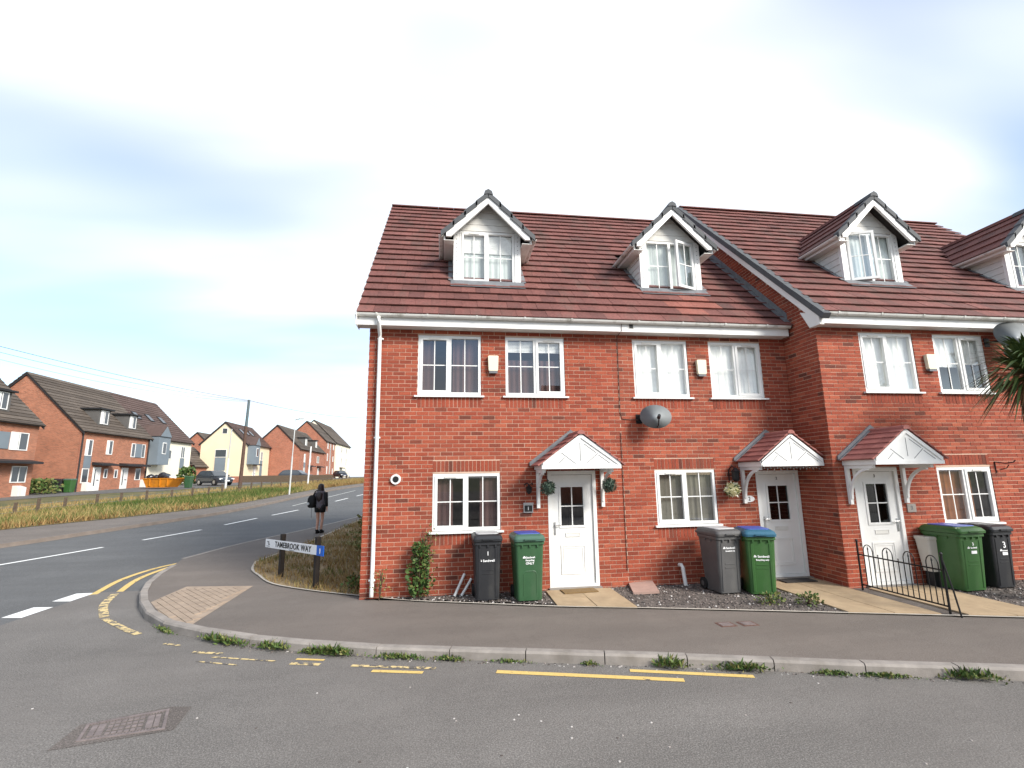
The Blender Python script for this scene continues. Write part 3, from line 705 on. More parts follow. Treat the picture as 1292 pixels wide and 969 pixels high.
# ------------------------------------------------------------------ roofs and dormers
S2 = math.sqrt(.5); TV = {}
def tile_mesh(w, k):
    key = (round(w, 3), k)
    if key not in TV:
        mb = MB(); ln = .42
        def P(x, s, n_): return (x, s*S2-n_*S2, s*S2+n_*S2)
        h0, h1 = .064, .014
        mb.add([P(0, 0, .040), P(w, 0, .040), P(w, ln, -.015), P(0, ln, -.015), P(0, 0, h0), P(w, 0, h0), P(w, ln, h1), P(0, ln, h1)],
               [(0, 3, 2, 1), (4, 5, 6, 7), (0, 1, 5, 4), (1, 2, 6, 5), (2, 3, 7, 6), (3, 0, 4, 7)], (k+.5)/10)
        me = mb.mesh('tile'); me.materials.append(MATS['tile']); TV[key] = me
    return TV[key]
def roof(house, x0, x1, c, ye, yr, dorm, n_single=300, fresh=(), skip_left=0):
    zr = c+yr; yb = 2*yr-ye; th_ = .12
    m = MB(); m.prism([(ye+.02, c+ye+.005), (yr, zr-.015), (yb, c+ye-.015), (yb, c+ye-.015-th_), (yr, zr-.015-th_), (ye+.16, c+ye+.02), (ye+.02, c+ye-.005)], 'x', x0, x1)
    r_ = m.build('roof', 'roof_felt', house)
    L_ = (yr-ye)/S2; n_ = round(L_/.345); g = L_/n_; w = (x1-x0)/round((x1-x0)/.30)
    cand = []
    for i in range(n_):
        off = 0 if i % 2 == 0 else .5
        k = 0
        while (k-off)*w < x1-x0-.01:
            a, b_ = max(x0+(k-off)*w, x0), min(x0+(k+1-off)*w, x1); k += 1
            if b_-a < .05: continue
            y, z = ye+i*g*S2, c+ye+i*g*S2
            if any(abs((a+b_)/2-d) < .62 and d_y+.1 < y < d_y+1.35 for d, d_y in dorm): continue
            cand.append((a, b_, y, z))
    cand.sort(key=lambda q: (q[0]-1.39)**2+(q[2]+9.25)**2+(q[3]-2.07)**2)
    W_ = WL[house.name]; rest = MB(); nn = Vector((0, -S2, S2))
    for j, (a, b_, y, z) in enumerate(cand):
        tn = min(.89, max(0, random.gauss(.5, .17)))
        for fx, fz in fresh:
            if abs((a+b_)/2-fx) < .32 and abs(z-fz) < .16: tn = random.uniform(.93, 1)
        dn = random.uniform(-.002, .003)
        if j < n_single and abs(b_-a-w) < .001:
            o = bpy.data.objects.new('tile', tile_mesh(w-.004, int(tn*9.99))); COL.objects.link(o); o.parent = r_
            o.location = (a+.002-W_[0], y-dn-W_[1], z+dn-W_[2])
        else:
            def P(x, s, q): return (x, y+s*S2-q*S2, z+s*S2+q*S2)
            xa, xb = a+.002, b_-.002; ln = .42
            rest.add([P(xa, 0, .040), P(xb, 0, .040), P(xb, ln, -.015), P(xa, ln, -.015), P(xa, 0, .064+dn), P(xb, 0, .064+dn), P(xb, ln, .014), P(xa, ln, .014)],
                     [(0, 3, 2, 1), (4, 5, 6, 7), (0, 1, 5, 4), (1, 2, 6, 5), (2, 3, 7, 6), (3, 0, 4, 7)], tn)
    rest.build('tiling', 'tile', r_, 'stuff')
    bk = MB(); bk.add([(x0, yr, zr+.03), (x1, yr, zr+.03), (x1, yb, c+ye+.03), (x0, yb, c+ye+.03)], [(0, 1, 2, 3)], .4); bk.build('back_slope', 'tile', r_)
    nr = round((x1-x0)/.45); wr = (x1-x0)/nr
    for i in range(nr):
        ra = [(x0+i*wr+.003, yr+.12*math.cos(a), zr+.005+.075*math.sin(a)) for a in np.linspace(0, math.pi, 7)]
        rb = [(x0+(i+1)*wr-.003, q[1], q[2]) for q in ra]
        MB().rings([ra, rb], True, random.uniform(.2, .5)).build('ridge_tile', 'tile', r_)
    return r_
def dormer(house, xc, c, sash='l', cur=None, blind=0, opened=False):
    yf = 6.13-c; yfr = yf-.25; zd = 8.10; ho = .95; hw = .735
    m = MB()
    m.box(xc-hw, xc-hw+.13, yf, yf+.07, 6.06, 7.36); m.box(xc+hw-.13, xc+hw, yf, yf+.07, 6.06, 7.36)
    m.box(xc-hw, xc+hw, yf, yf+.07, 5.98, 6.06)
    d = m.build('dormer', 'upvc', house)
    for s_ in (-1, 1):     # row of screw caps on the corner posts
        mb = MB()
        for i in range(12): mb.box(xc+s_*(hw-.065)-.008, xc+s_*(hw-.065)+.008, yf-.004, yf-.0005, 6.14+i*.1, 6.156+i*.1)
        mb.build('screw_caps', 'lead', d, 'stuff')
    window(d, xc-hw+.132, xc+hw-.132, 6.105, 7.355, yf, sash, cur, blind, 2, opened, True, True, 'glass', .5, True)
    # gable cladding boards
    zb = 7.362; i = 0
    while zb < 7.98:
        zt = min(zb+.15, 8.02); ha, hb = min(hw, 8.03-zb), max(.0, min(hw, 8.03-zt))
        MB().prism([(xc-ha, zb), (xc+ha, zb), (xc+hb, zt-.006), (xc-hb, zt-.006)], 'y', yf+.005-.004*(i % 2), yf+.05).build('cladding_board', 'cladding', d)
        zb = zt; i += 1
    for s_ in (-1, 1):
        X = xc+s_*hw; zb = 6.0; i = 0
        bk = MB(); bk.add([(X-s_*.03, yf+.02, 5.95), (X-s_*.03, yf+.02, 7.3), (X-s_*.03, 7.3-c+.05, 7.3)], [(0, 1, 2)]); bk.build('cheek_backing', 'cladding', d)
        while zb < 7.28:
            zt = min(zb+.15, 7.28)
            y0_, y1_ = yf+.071, max(yf+.08, zb-c+.02)
            pts = [(y0_, zb), (y1_, zb), (max(yf+.085, zt-c+.02), zt-.005), (y0_, zt-.005)]
            n_ = 4; xa, xb, xt = X+s_*.012, X+s_*.002, X-s_*.025   # lapped: lower edge stands proud
            MB().add([(xa, *pts[0]), (xa, *pts[1]), (xb, *pts[2]), (xb, *pts[3]), (xt, *pts[0]), (xt, *pts[1]), (xt, *pts[2]), (xt, *pts[3])], [(0, 1, 2, 3), (7, 6, 5, 4), (0, 4, 5, 1), (1, 5, 6, 2), (2, 6, 7, 3), (3, 7, 4, 0)]).build('cladding_board', 'cladding', d)
            zb = zt; i += 1
        # roof slope deck, tiles
        dk = MB(); e = xc+s_*ho
        A = [(xc, yfr+.03, zd-.005), (e, yfr+.03, zd-ho-.005), (e, zd-ho-c+.03, zd-ho-.005), (xc, zd-c+.03, zd-.005)]
        Bq = [(x, y, z-.06) for x, y, z in A]
        dk.add(A+Bq, [(0, 1, 2, 3), (7, 6, 5, 4), (0, 4, 5, 1), (1, 5, 6, 2), (2, 6, 7, 3), (3, 7, 4, 0)]); dk.build('roof_deck', 'roof_felt', d)
        dn = Vector((s_*S2, 0, -S2)); nn = Vector((s_*S2, 0, S2)); ln = (ho+.03)/S2; g = ln/4
        for i in range(4):
            p0 = Vector((xc, 0, zd))+dn*(i*g-.03); p1 = Vector((xc, 0, zd))+dn*((i+1)*g)
            yend = (p0.z+p1.z)/2-c+.05; y = yfr+.02; j = 0
            while y < yend-.05:
                y2 = min(y+.3, yend+.0); vs = [p0, p1, p1+nn*.048, p0+nn*.014]
                MB().add([(q.x, y+.002, q.z) for q in vs]+[(q.x, y2-.002, q.z) for q in vs], [(0, 1, 2, 3), (7, 6, 5, 4), (0, 4, 5, 1), (1, 5, 6, 2), (2, 6, 7, 3), (3, 7, 4, 0)], min(.85, max(0, random.gauss(.5, .16)))).build('tile', 'tile', d)
                y = y2
            # dry verge cap on the front edge
            q0, q1 = p0+nn*(.02+.004*(i % 2)), p1+nn*(.045+.004*(i % 2))
            MB().add([(q0.x, yfr-.055, q0.z+.02), (q1.x, yfr-.055, q1.z+.02), (q1.x, yfr-.055, q1.z-.105), (q0.x, yfr-.055, q0.z-.105), (q0.x, yfr+.1, q0.z+.02), (q1.x, yfr+.1, q1.z+.02), (q1.x, yfr+.02, q1.z-.105), (q0.x, yfr+.02, q0.z-.105)], [(0, 1, 2, 3), (7, 6, 5, 4), (0, 4, 5, 1), (1, 5, 6, 2), (2, 6, 7, 3), (3, 7, 4, 0)], random.random()).build('verge_cap', 'verge_cap', d)
        a, b_ = Vector((xc, yfr-.028, zd-.03)), Vector((xc+s_*.90, yfr-.028, zd-.93))
        bb = MB(); bb.add([a, b_, b_+Vector((0, 0, -.10)), b_+Vector((-s_*.10, 0, -.10)), a+Vector((0, 0, -.19)),
                           a+Vector((0, .055, 0)), b_+Vector((0, .055, 0)), b_+Vector((0, .055, -.10)), b_+Vector((-s_*.10, .055, -.10)), a+Vector((0, .055, -.19))],
                          [(0, 1, 2, 3, 4), (9, 8, 7, 6, 5), (0, 5, 6, 1), (1, 6, 7, 2), (2, 7, 8, 3), (3, 8, 9, 4), (4, 9, 5, 0)]); bb.build('bargeboard', 'upvc', d)
        MB().box(min(e, e-s_*.03), max(e, e-s_*.03), yfr+.03, zd-ho-c, zd-ho-.15, zd-ho-.02).build('fascia', 'upvc', d)
        MB().box(min(X, e-s_*.03), max(X, e-s_*.03), yfr+.03, zd-ho-c-.06, zd-ho-.15, zd-ho-.135).build('soffit', 'cladding', d)
        gx, gz = e+s_*.055, zd-ho-.045; gm = MB()
        pr = [(.052*math.cos(a), -.052*math.sin(a)) for a in np.linspace(0, math.pi, 8)]; pi_ = [(.044*math.cos(a), -.044*math.sin(a)) for a in np.linspace(math.pi, 0, 8)]
        gm.rings([[(gx+p_[0], y, gz+p_[1]) for p_ in pr+pi_] for y in (yfr-.02, zd-ho-c-.08)]); gm.build('gutter', 'gutter_upvc', d)
        MB().tube([(gx, zd-ho-c-.14, gz-.02), (gx, zd-ho-c-.14, gz-.14), (gx, zd-ho-c-.06, gz-.19)], .033, 8).build('gutter_outlet', 'upvc', d)
    MB().prism([(xc-.1, zd-.03), (xc-.075, zd+.055), (xc, zd+.10), (xc+.075, zd+.055), (xc+.1, zd-.03), (xc, zd-.01)], 'y', yfr-.07, yfr+.38).build('ridge_cap', 'verge_cap', d)
    MB().prism([(xc-.1, zd-.03), (xc-.075, zd+.05), (xc, zd+.085), (xc+.075, zd+.05), (xc+.1, zd-.03), (xc, zd-.01)], 'y', yfr+.382, zd-c+.1).build('ridge_tile', 'tile', d)
    fl = MB(); n1 = Vector((0, -S2, S2))*.06
    fl.obox((xc-hw-.06, yf-.22, c+yf-.22+.065), (2*hw+.12, 0, 0), (0, .22, .22), (0, -.006, .006))
    for s_ in (-1, 1): fl.obox((xc+s_*(hw+.014)-(.09 if s_ < 0 else 0), yf-.02, c+yf-.02+.07), (.09, 0, 0), (0, 1.15, 1.15), (0, -.006, .006))
    fl.build('flashing', 'lead', d)
    return d
def eaves(house, x0, x1, Y, left_end=False, joints=()):
    m = MB(); m.box(x0, x1, Y-.25, Y-.225, 4.83, 4.995); m.build('fascia', 'upvc', house)
    MB().box(x0+.002, x1-.002, Y-.224, Y-.002, 4.831, 4.848).build('soffit', 'cladding', house)
    gz, gy = 5.05, Y-.302; g = MB()
    pr = [(.058*math.cos(a), -.075*math.sin(a)) for a in np.linspace(0, math.pi, 9)]; pi_ = [(.05*math.cos(a), -.067*math.sin(a)) for a in np.linspace(math.pi, 0, 9)]
    g.rings([[(x, gy+p_[0], gz+p_[1]) for p_ in pr+pi_] for x in (x0, x1)]); g.build('gutter', 'gutter_upvc', house)
    x = x0+.35
    while x < x1-.1:
        b_ = MB(); q = [(.066*math.cos(a), -.083*math.sin(a)) for a in np.linspace(0, math.pi, 9)]
        b_.rings([[(xx, gy+p_[0], gz+p_[1]) for p_ in q] for xx in (x-.017, x+.017)]); b_.build('gutter_bracket', 'gutter_upvc', house); x += .92
def interior(house, x0, x1, Y):
    m = MB()
    m.box(x0+.1, x1-.1, Y+.12, Y+4, 2.42, 2.6); m.box(x0+.1, x1-.1, Y+.12, Y+4, 4.9, 4.93); m.box(x0+.1, x1-.1, Y+.12, Y+4, -.05, .02)
    m.box(x0+.1, x1-.1, Y+3.9, Y+4, .02, 7.4); m.box(x0+.1, x0+.14, Y+.12, Y+3.9, .02, 4.9); m.box(x1-.14, x1-.1, Y+.12, Y+3.9, .02, 4.9)
    m.build('interior', 'room', house)
W_ = 'curtain_white'
# --- house 1 (end of terrace)
h1 = thing('brick_house', 'end red brick house at the left with the long white downpipe', 'house', (2.4, 0, 0), 'terraced brick houses')
op = [(.905, 2.105, 3.525, 4.73), (2.575, 3.755, 3.525, 4.73), (1.215, 2.455, 1.05, 2.11), (3.345, 4.285, -.2, 2.135)]
so1 = [(.905, 2.105, 3.33), (2.575, 3.755, 3.33), (1.215, 2.455, 2.14), (1.215, 2.455, .85)]
front_wall(h1, 0, 4.85, 0, 4.9, op, so1)
side_wall(h1, 0, -1, .031, 9.4, 0, 'gable_wall', lambda y: min(5.18+y, 5.18+9.44-y))
window(h1, *op[0], 0, 'l', [(.02, .25, 'curtain_dark', 0, 1), (.55, .98, 'curtain_dark', 0, 1)], 0)
window(h1, *op[1], 0, 'r', [(.02, .98, 'curtain_dark', 0, .62)], .2)
window(h1, *op[2], 0, 'l', [(.02, .3, 'curtain_dark', 0, 1), (.7, .98, 'curtain_dark', 0, 1)])
door(h1, *op[3][:2], .05, 2.135, 0)
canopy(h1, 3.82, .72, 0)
roof(h1, -.2, 4.85, 5.33, -.33, 4.72, [(2.31, .8)])
dormer(h1, 2.31, 5.33, 'l', [(.03, .97, 'curtain_pale', .0, .62)], .36)
eaves(h1, -.19, 4.85, 0); interior(h1, 0, 4.85, 0)
MB().box(-.2, -.19, -.37, -.0, 4.8, 5.06).build('eaves_end', 'upvc', h1)
vg = MB(); vg.obox((-.215, -.3, 4.90), (.02, 0, 0), (0, 4.9, 4.9), (0, -.08, .08)); vg.build('undercloak', 'cladding', h1)
dp = MB(); dp.tube([(.2, -.315, 4.97), (.2, -.315, 4.86), (.2, -.10, 4.70), (.2, -.065, 4.62), (.21, -.065, 2.6), (.215, -.065, .18), (.215, -.10, .05)], .036, 10)
for z in (4.6, 2.75, .3): dp.box(.155, .265, -.075, -.0, z, z+.03)
dp.build('downpipe', 'upvc', h1, smooth=True)
vt = MB(); vt.lathe((.56, 0, 2.02), [(.055, -.04), (.088, -.045), (.092, -.03), (.092, .0)], 20, 'y'); vt.build('wall_vent', 'upvc', h1)
MB().lathe((.56, 0, 2.02), [(.056, -.047), (.03, -.0465)], 16, 'y').build('vent_opening', 'dark_plastic', h1)
# --- house 2
h2 = thing('brick_house', 'red brick house between the end house and the stepped forward house', 'house', (6.7, 0, 0), 'terraced brick houses')
op = [(5.175, 6.345, 3.525, 4.735), (6.82, 7.985, 3.525, 4.735), (5.475, 6.725, 1.05, 2.125), (7.59, 8.53, -.2, 2.09)]
so2 = [(5.175, 6.345, 3.33), (6.82, 7.985, 3.33), (5.475, 6.725, 2.14), (5.475, 6.725, .85)]
front_wall(h2, 4.85, 8.545, 0, 4.9, op, so2)
window(h2, *op[0], 0, 'l', [(.02, .98, W_, 0, 1)]); window(h2, *op[1], 0, 'r', [(.02, .98, W_, 0, 1)])
window(h2, *op[2], 0, 'l', [(.02, .98, 'curtain_olive', 0, 1)])
door(h2, *op[3][:2], .05, 2.09, 0, 'r', 'glass_obscure')
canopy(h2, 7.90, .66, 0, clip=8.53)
roof(h2, 4.85, 8.54, 5.33, -.33, 4.72, [(6.54, .8)], 300, [(6.9, 5.62), (6.55, 5.4)])
dormer(h2, 6.54, 5.33, 'r', [(.03, .97, 'curtain_pale', 0, 1)], 0, True)
eaves(h2, 4.852, 8.50, 0); interior(h2, 4.85, 8.55, 0)
fl = MB(); fl.obox((8.43, -.26, 5.33-.26+.065), (.115, 0, 0), (0, 4.9, 4.9), (0, -.008, .008))
for i in range(24): fl.obox((8.538, -.2+i*.2, 5.33-.2+i*.2+.07), (.008, 0, 0), (0, .2, .2), (0, 0, .15))
fl.build('flashing', 'lead', h2)
vb = MB(); vb.box(5.01, 5.13, -.256, -.2505, 4.885, 4.985); vb.build('eaves_vent', 'cladding', h2); MB().box(5.03, 5.11, -.26, -.2565, 4.9, 4.98).build('vent_hole', 'dark_plastic', h2)
cb_ = MB(); cb_.tube([(4.87, -.27, 5.0), (4.87, -.262, 4.85), (4.86, -.012, 4.80), (4.84, -.012, 3.25), (4.88, -.012, 3.12), (5.2, -.012, 3.10)], .007, 5)
cb_.tube([(4.83, -.012, 2.85), (4.82, -.012, .3)], .006, 5); cb_.build('cable', 'rust', h2)
# --- house 3 (steps forward)
YF = -.92
h3 = thing('brick_house', 'stepped forward red brick house with door 3 behind hooped railing', 'house', (10.7, YF, 0), 'terraced brick houses')
op = [(9.47, 10.67, 3.525, 4.74), (11.14, 12.31, 3.525, 4.74), (10.73, 11.94, 1.03, 2.105), (8.93, 9.87, -.2, 2.12)]
so3 = [(9.47, 10.67, 3.33), (11.14, 12.31, 3.33), (10.73, 11.94, 2.14), (10.73, 11.94, .83)]
front_wall(h3, 8.55, 12.95, YF, 4.9, op, so3)
side_wall(h3, 8.55, -1, YF+.031, 6.5, 0, 'return_wall', lambda y: min(6.12+y, 6.12+7.6-y))
window(h3, *op[0], YF, 'l', [(.02, .98, W_, 0, 1)]); window(h3, *op[1], YF, 'r', [(.02, .5, W_, .45, 1), (.6, .98, W_, .5, 1)])
window(h3, *op[2], YF, 'r', [(.02, .7, 'curtain_amber', 0, 1)])
door(h3, *op[3][:2], .04, 2.12, YF, 'l', 'glass_obscure')
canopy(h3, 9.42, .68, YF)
roof(h3, 8.50, 12.95, 6.25, -1.25, 3.8, [(10.86, -.12)])
dormer(h3, 10.86, 6.25, 'l', [(.03, .97, 'curtain_pale', 0, 1)], 0, True)
eaves(h3, 8.45, 12.95, YF); interior(h3, 8.55, 12.95, YF)
for i in range(21):   # grey verge caps up the return gable
    y = -1.28+i*.242; z = 6.25+y
    MB().obox((8.40, y, z-.085), (.16, 0, 0), (0, .238, .238), (0, -.075+.004*(i % 2), .085)).build('verge_cap', 'verge_cap', h3)
bb = MB(); bb.obox((8.42, -1.2, 5.02-.22), (.022, 0, 0), (0, 5.0, 5.0), (0, 0, .22)); bb.build('bargeboard', 'upvc', h3)
MB().prism([(-1.19, 4.80), (-.93, 4.80), (-.72, 5.18), (-1.19, 5.0)], 'x', 8.425, 8.449).build('eaves_end', 'upvc', h3)
MB().box(8.45, 8.548, -1.165, -.93, 4.806, 4.83).build('soffit_end', 'cladding', h3)
# --- house 4
h4 = thing('brick_house', 'red brick house at the right edge, only its dormer and roof in view', 'house', (15.2, YF, 0), 'terraced brick houses')
op = [(13.7, 14.9, 3.525, 4.74), (15.4, 16.6, 3.525, 4.74), (13.7, 14.95, 1.05, 2.12)]
front_wall(h4, 12.95, 17.4, YF, 4.9, op, [(o[0], o[1], 3.33) for o in op[:2]], 0)
for o in op: window(h4, *o, YF, 'l', [(.02, .98, W_, 0, 1)])
roof(h4, 12.95, 17.5, 6.25, -1.25, 3.8, [(15.16, -.12)])
dormer(h4, 15.16, 6.25, 'l', [(.3, .97, 'curtain_pale', 0, 1)], 0)
eaves(h4, 12.951, 17.5, YF); interior(h4, 12.95, 17.4, YF)
side_wall(h4, 17.4, 1, YF+.031, 8.5, 0, 'gable_wall', lambda y: min(6.12+y, 6.12+7.6-y))
# ------------------------------------------------------------------ paths, slabs, mats in the front strip
def slabs(label, name, quads, mat, z=.03, cat='path'):
    o = MB()
    p_ = None
    for i, q in enumerate(quads):
        mb = MB(); zz_ = z+random.uniform(-.003, .003)
        cxm = sum(a[0] for a in q)/4; cym = sum(a[1] for a in q)/4
        q2 = [(cxm+(a[0]-cxm)*.985, cym+(a[1]-cym)*.985) for a in q]
        mb.add([(x, y, -.02) for x, y in q2]+[(x, y, zz_) for x, y in q2], [(0, 3, 2, 1), (4, 5, 6, 7), (0, 1, 5, 4), (1, 2, 6, 5), (2, 3, 7, 6), (3, 0, 4, 7)])
        if p_ is None: p_ = MB().add([(x, y, .013) for x, y in quads[0]], [(0, 1, 2, 3)]).build(name, 'gravel_base', None, 'structure')
        mb.build('paving_slab', mat, p_)
def grid(x0, x1, y0, y1, nx, ny, skew=0, dy=0):
    o = []
    for i in range(nx):
        for j in range(ny):
            f = lambda u, v: (x0+(x1-x0)*u/nx+skew*(v/ny), y0+(y1-y0)*v/ny-dy*(u/nx)*(1-v/ny))
            o.append([f(i, j), f(i+1, j), f(i+1, j+1), f(i, j+1)])
    return o
slabs('', 'door_path', grid(3.22, 4.42, -1.10, -.1, 2, 2, .02, .34), 'sand_slab')
slabs('', 'door_path', grid(7.32, 8.52, -2.28, -.1, 2, 4, 0, .34), 'sand_slab')
slabs('', 'door_path', grid(8.84, 10.04, -2.72, YF-.1, 2, 4, 0, .34), 'sand_slab')
def mat_(label, x0, x1, y0, y1, z, m, rz=0):
    cx_, cy_ = (x0+x1)/2, (y0+y1)/2
    o = MB().box(x0-cx_, x1-cx_, y0-cy_, y1-cy_, 0, .016).build('door_mat', m); o.location = (cx_, cy_, z); o.rotation_euler[2] = rz; return tag(o, label, 'door mat')
mat_('tan coir mat on the slabs before the end house door', 3.50, 4.12, -.42, -.14, .034, 'coir', R(4))
mat_('dark grey mat on the slabs before door 2', 7.72, 8.36, -.42, -.14, .034, 'grey_mat')
o = MB().box(-.22, .22, -.33, .33, 0, .04).build('loose_slab', 'pink_slab'); o.location = (4.98, -.33, .035); o.rotation_euler = (R(3), R(-4), R(-14)); tag(o, 'pinkish loose paving slab lying on gravel beside the end house path', 'slab')
# gravel stones
def in_gravel(x, y):
    ye = np.interp(x, [q[0] for q in INN], [q[1] for q in INN])
    if not (ye+.03 < y < (-.01 if x < 8.55 else YF-.01)): return False
    return not (3.2 < x < 4.44 or 7.3 < x < 10.06)
mb = MB(); n_ = 0
while n_ < 5200:
    x, y = random.uniform(.4, 13), random.uniform(-3.8, 0)
    if not in_gravel(x, y): continue
    n_ += 1; r_ = random.uniform(.008, .022); a = random.uniform(0, 6.3); z = .009+r_*.3
    e = [Vector((math.cos(a), math.sin(a), 0))*r_*random.uniform(.8, 1.5), Vector((-math.sin(a), math.cos(a), 0))*r_, Vector((random.uniform(-.3, .3)*r_, 0, r_*.8))]
    c = Vector((x, y, z)); white = random.random() < (.16 if x < 3.2 else .05)
    mb.add([c+e[0], c+e[1], c-e[0], c-e[1], c+e[2], c-e[2]], [(0, 1, 4), (1, 2, 4), (2, 3, 4), (3, 0, 4), (1, 0, 5), (2, 1, 5), (3, 2, 5), (0, 3, 5)], .97 if white else random.uniform(0, .85))
st = mb.build('gravel', 'stone_bits', None, 'stuff'); st['label'] = 'loose dark and white gravel along the house fronts'; st['category'] = 'gravel'

# ------------------------------------------------------------------ wheelie bins
def rrect(w, d, z, r=.05, cy=0, n=4):
    o = []
    for sx, sy, a0 in ((1, 1, 0), (-1, 1, 90), (-1, -1, 180), (1, -1, 270)):
        for i in range(n+1):
            a = R(a0+90*i/n); o.append((sx*(w/2-r)+r*math.cos(a), cy+sy*(d/2-r)+r*math.sin(a), z))
    return o
def bin_(label, loc, rz, body, lid, panel, arch=False, W=.48, D=.62, H=1.0, texts=()):
    t_ = thing('wheelie_bin', label, 'bin', loc, 'wheelie bins along the house fronts', True, R(rz))
    bw, bd, tw, td = W*.83, D*.72, W*.97, D*.94; f0, f1 = -bd/2-.02, -td/2
    m = MB(); rg = []
    for u in (0, .02, .3, .6, .88):
        w_ = bw+(tw-bw)*u; d_ = bd+(td-bd)*u; rg.append(rrect(w_, d_, .02+u*H*.98, .045, (-.02)*(1-u)))
    rg += [rrect(tw, td, .02+.90*H*.98, .045), rrect(W*1.02, D*1.0, .905*H, .05), rrect(W*1.02, D*1.0, .955*H, .05)]
    m.rings(rg); m.build('body', body, t_)
    def fy(z): return f0+(f1-f0)*(z-.02)/(.98*H)
    tilt = math.atan2(f0-f1, .98*H)
    rb = MB()
    if arch:
        pts = [(-W*.22, .10)]+[(-W*.22, .42)]+[(-W*.22+.05*(1-math.cos(a)), .42+.06*math.sin(a)) for a in np.linspace(.3, math.pi/2, 4)]
        pts = pts+[(-x, z) for x, z in pts[::-1]]
        rb.tube([(x, fy(z)+.004, z) for x, z in pts], .009, 6)
    else:
        for x in (-W*.30, W*.30): rb.add([(x-.018, fy(.06)-.010, .06), (x+.018, fy(.06)-.010, .06), (x+.018, fy(.84)-.010, .84), (x-.018, fy(.84)-.010, .84), (x-.03, fy(.06)+.006, .06), (x+.03, fy(.06)+.006, .06), (x+.03, fy(.84)+.006, .84), (x-.03, fy(.84)+.006, .84)], [(0, 1, 2, 3), (0, 4, 5, 1), (1, 5, 6, 2), (2, 6, 7, 3), (3, 7, 4, 0)])
        rb.box(-W*.2, W*.2, fy(.5)-.006, fy(.5)+.01, .49, .505); rb.box(-W*.2, W*.2, fy(.44)-.006, fy(.44)+.01, .43, .445)
    for x in (-.13, 0, .13): rb.box(x-.012, x+.012, fy(.86*H)-.028, fy(.86*H)+.01, .865*H, .905*H)
    for sx in (-1, 1):
        for y in (-.12, .05): rb.box(sx*tw/2-.012, sx*tw/2+.012, y-.01, y+.01, .86*H, .905*H)
    rb.build('rib', body, t_)
    l_ = MB(); l_.rings([rrect(W*1.06, D*1.06, .962*H, .05, -.01), rrect(W*1.07, D*1.07, 1.0*H, .055, -.01), rrect(W*1.0, D*.98, 1.045*H, .06, .0), rrect(W*.86, D*.84, 1.07*H, .07, .01)])
    l_.box(-W*.2, W*.2, -D*.56-.02, -D*.5, .985*H, 1.005*H)
    lo = l_.build('lid', lid, t_)
    if panel: MB().rings([rrect(W*.80, D*.76, 1.071*H, .06, .0), rrect(W*.78, D*.74, 1.082*H, .06, .0)]).build('lid_panel', panel, lo)
    hb = MB(); y = D*.53
    for s_ in (-1, 1): hb.tube([(s_*W*.33, D*.46, .93*H), (s_*W*.33, y+.03, .97*H)], .014, 6)
    hb.tube([(-W*.45, y+.04, .98*H), (W*.45, y+.04, .98*H)], .016, 8); hb.build('handle', body, t_)
    for s_ in (-1, 1):
        wx = s_*(bw/2+.012); wh = MB(); wh.lathe((wx, bd/2-.01, .10), [(.05, -.026), (.1, -.024), (.1, .024), (.05, .026)], 16, 'x'); w2 = wh.build('wheel', 'tyre', t_)
        MB().lathe((wx+s_*.004, bd/2-.01, .10), [(.045, -.027), (.02, -.03), (.02, .03), (.045, .027)], 12, 'x').build('hub', 'bin_grey', w2)
    MB().tube([(-bw/2, bd/2-.01, .1), (bw/2, bd/2-.01, .1)], .011, 6).build('axle', 'steel', t_)
    for kind, s_, size, x, z in texts:
        if kind == 't': text('lettering', s_, size, 'white_print', t_, (x, fy(z)-.004, z), (R(90)-tilt, 0, 0), .0012)
        elif kind == 'box': MB().add([(x-s_/2, fy(z-size/2)-.004, z-size/2), (x+s_/2, fy(z-size/2)-.004, z-size/2), (x+s_/2, fy(z+size/2)-.004, z+size/2), (x-s_/2, fy(z+size/2)-.004, z+size/2)], [(0, 1, 2, 3)]).build('sticker', 'white_print', t_)
        elif kind == 'logo':
            mb = MB()
            for a in range(3):
                q = [(x+.016*math.cos(R(45+90*a+d))+.012*math.cos(R(90*a)), z+.016*math.sin(R(45+90*a+d))+.012*math.sin(R(90*a))) for d in (0, 90, 180, 270)]
                mb.add([(p_, fy(r_)-.004, r_) for p_, r_ in q], [(0, 1, 2, 3)])
            mb.build('logo', 'white_print', t_)
    return t_
bin_('black bin with sky reflection painted on its lid under the end house window', (2.16, -.36, .015), 1, 'bin_black', 'bin_black', 'lid_pale', False, .47, .58, 1.0, [('t', '1', .09, 0, .76), ('t', 'Sandwell', .052, .015, .645), ('logo', 0, 0, -.125, .645)])  # pale lid panel paints the sky's reflection on a glossy black lid
bin_('green bin with blue lid panel beside the end house path', (2.84, -.53, .015), 2, 'bin_dkgreen', 'lid_green', 'lid_blue', True, .5, .58, 1.0, [('t', 'Sandwell', .04, .01, .70), ('t', 'Recycling', .036, .0, .655), ('t', 'ONLY', .05, .0, .605), ('logo', 0, 0, -.095, .70)])
bin_('grey bin with pale lid, left of the green bin at door 2', (6.31, -.66, .015), 3, 'bin_grey', 'bin_grey', 'lid_pale', False, .48, .66, 1.0, [('t', 'Sandwell', .045, .02, .76), ('t', 'Household only', .026, .01, .71), ('logo', 0, 0, -.1, .76)])
bin_('green bin with teal lid standing between grey bin and door 2', (6.86, -.86, .015), -14, 'bin_green', 'lid_teal', 'lid_blue', False, .5, .66, 1.0, [('t', 'Sandwell', .05, .03, .63), ('t', 'Recycling only', .034, .01, .575), ('logo', 0, 0, -.11, .63)])
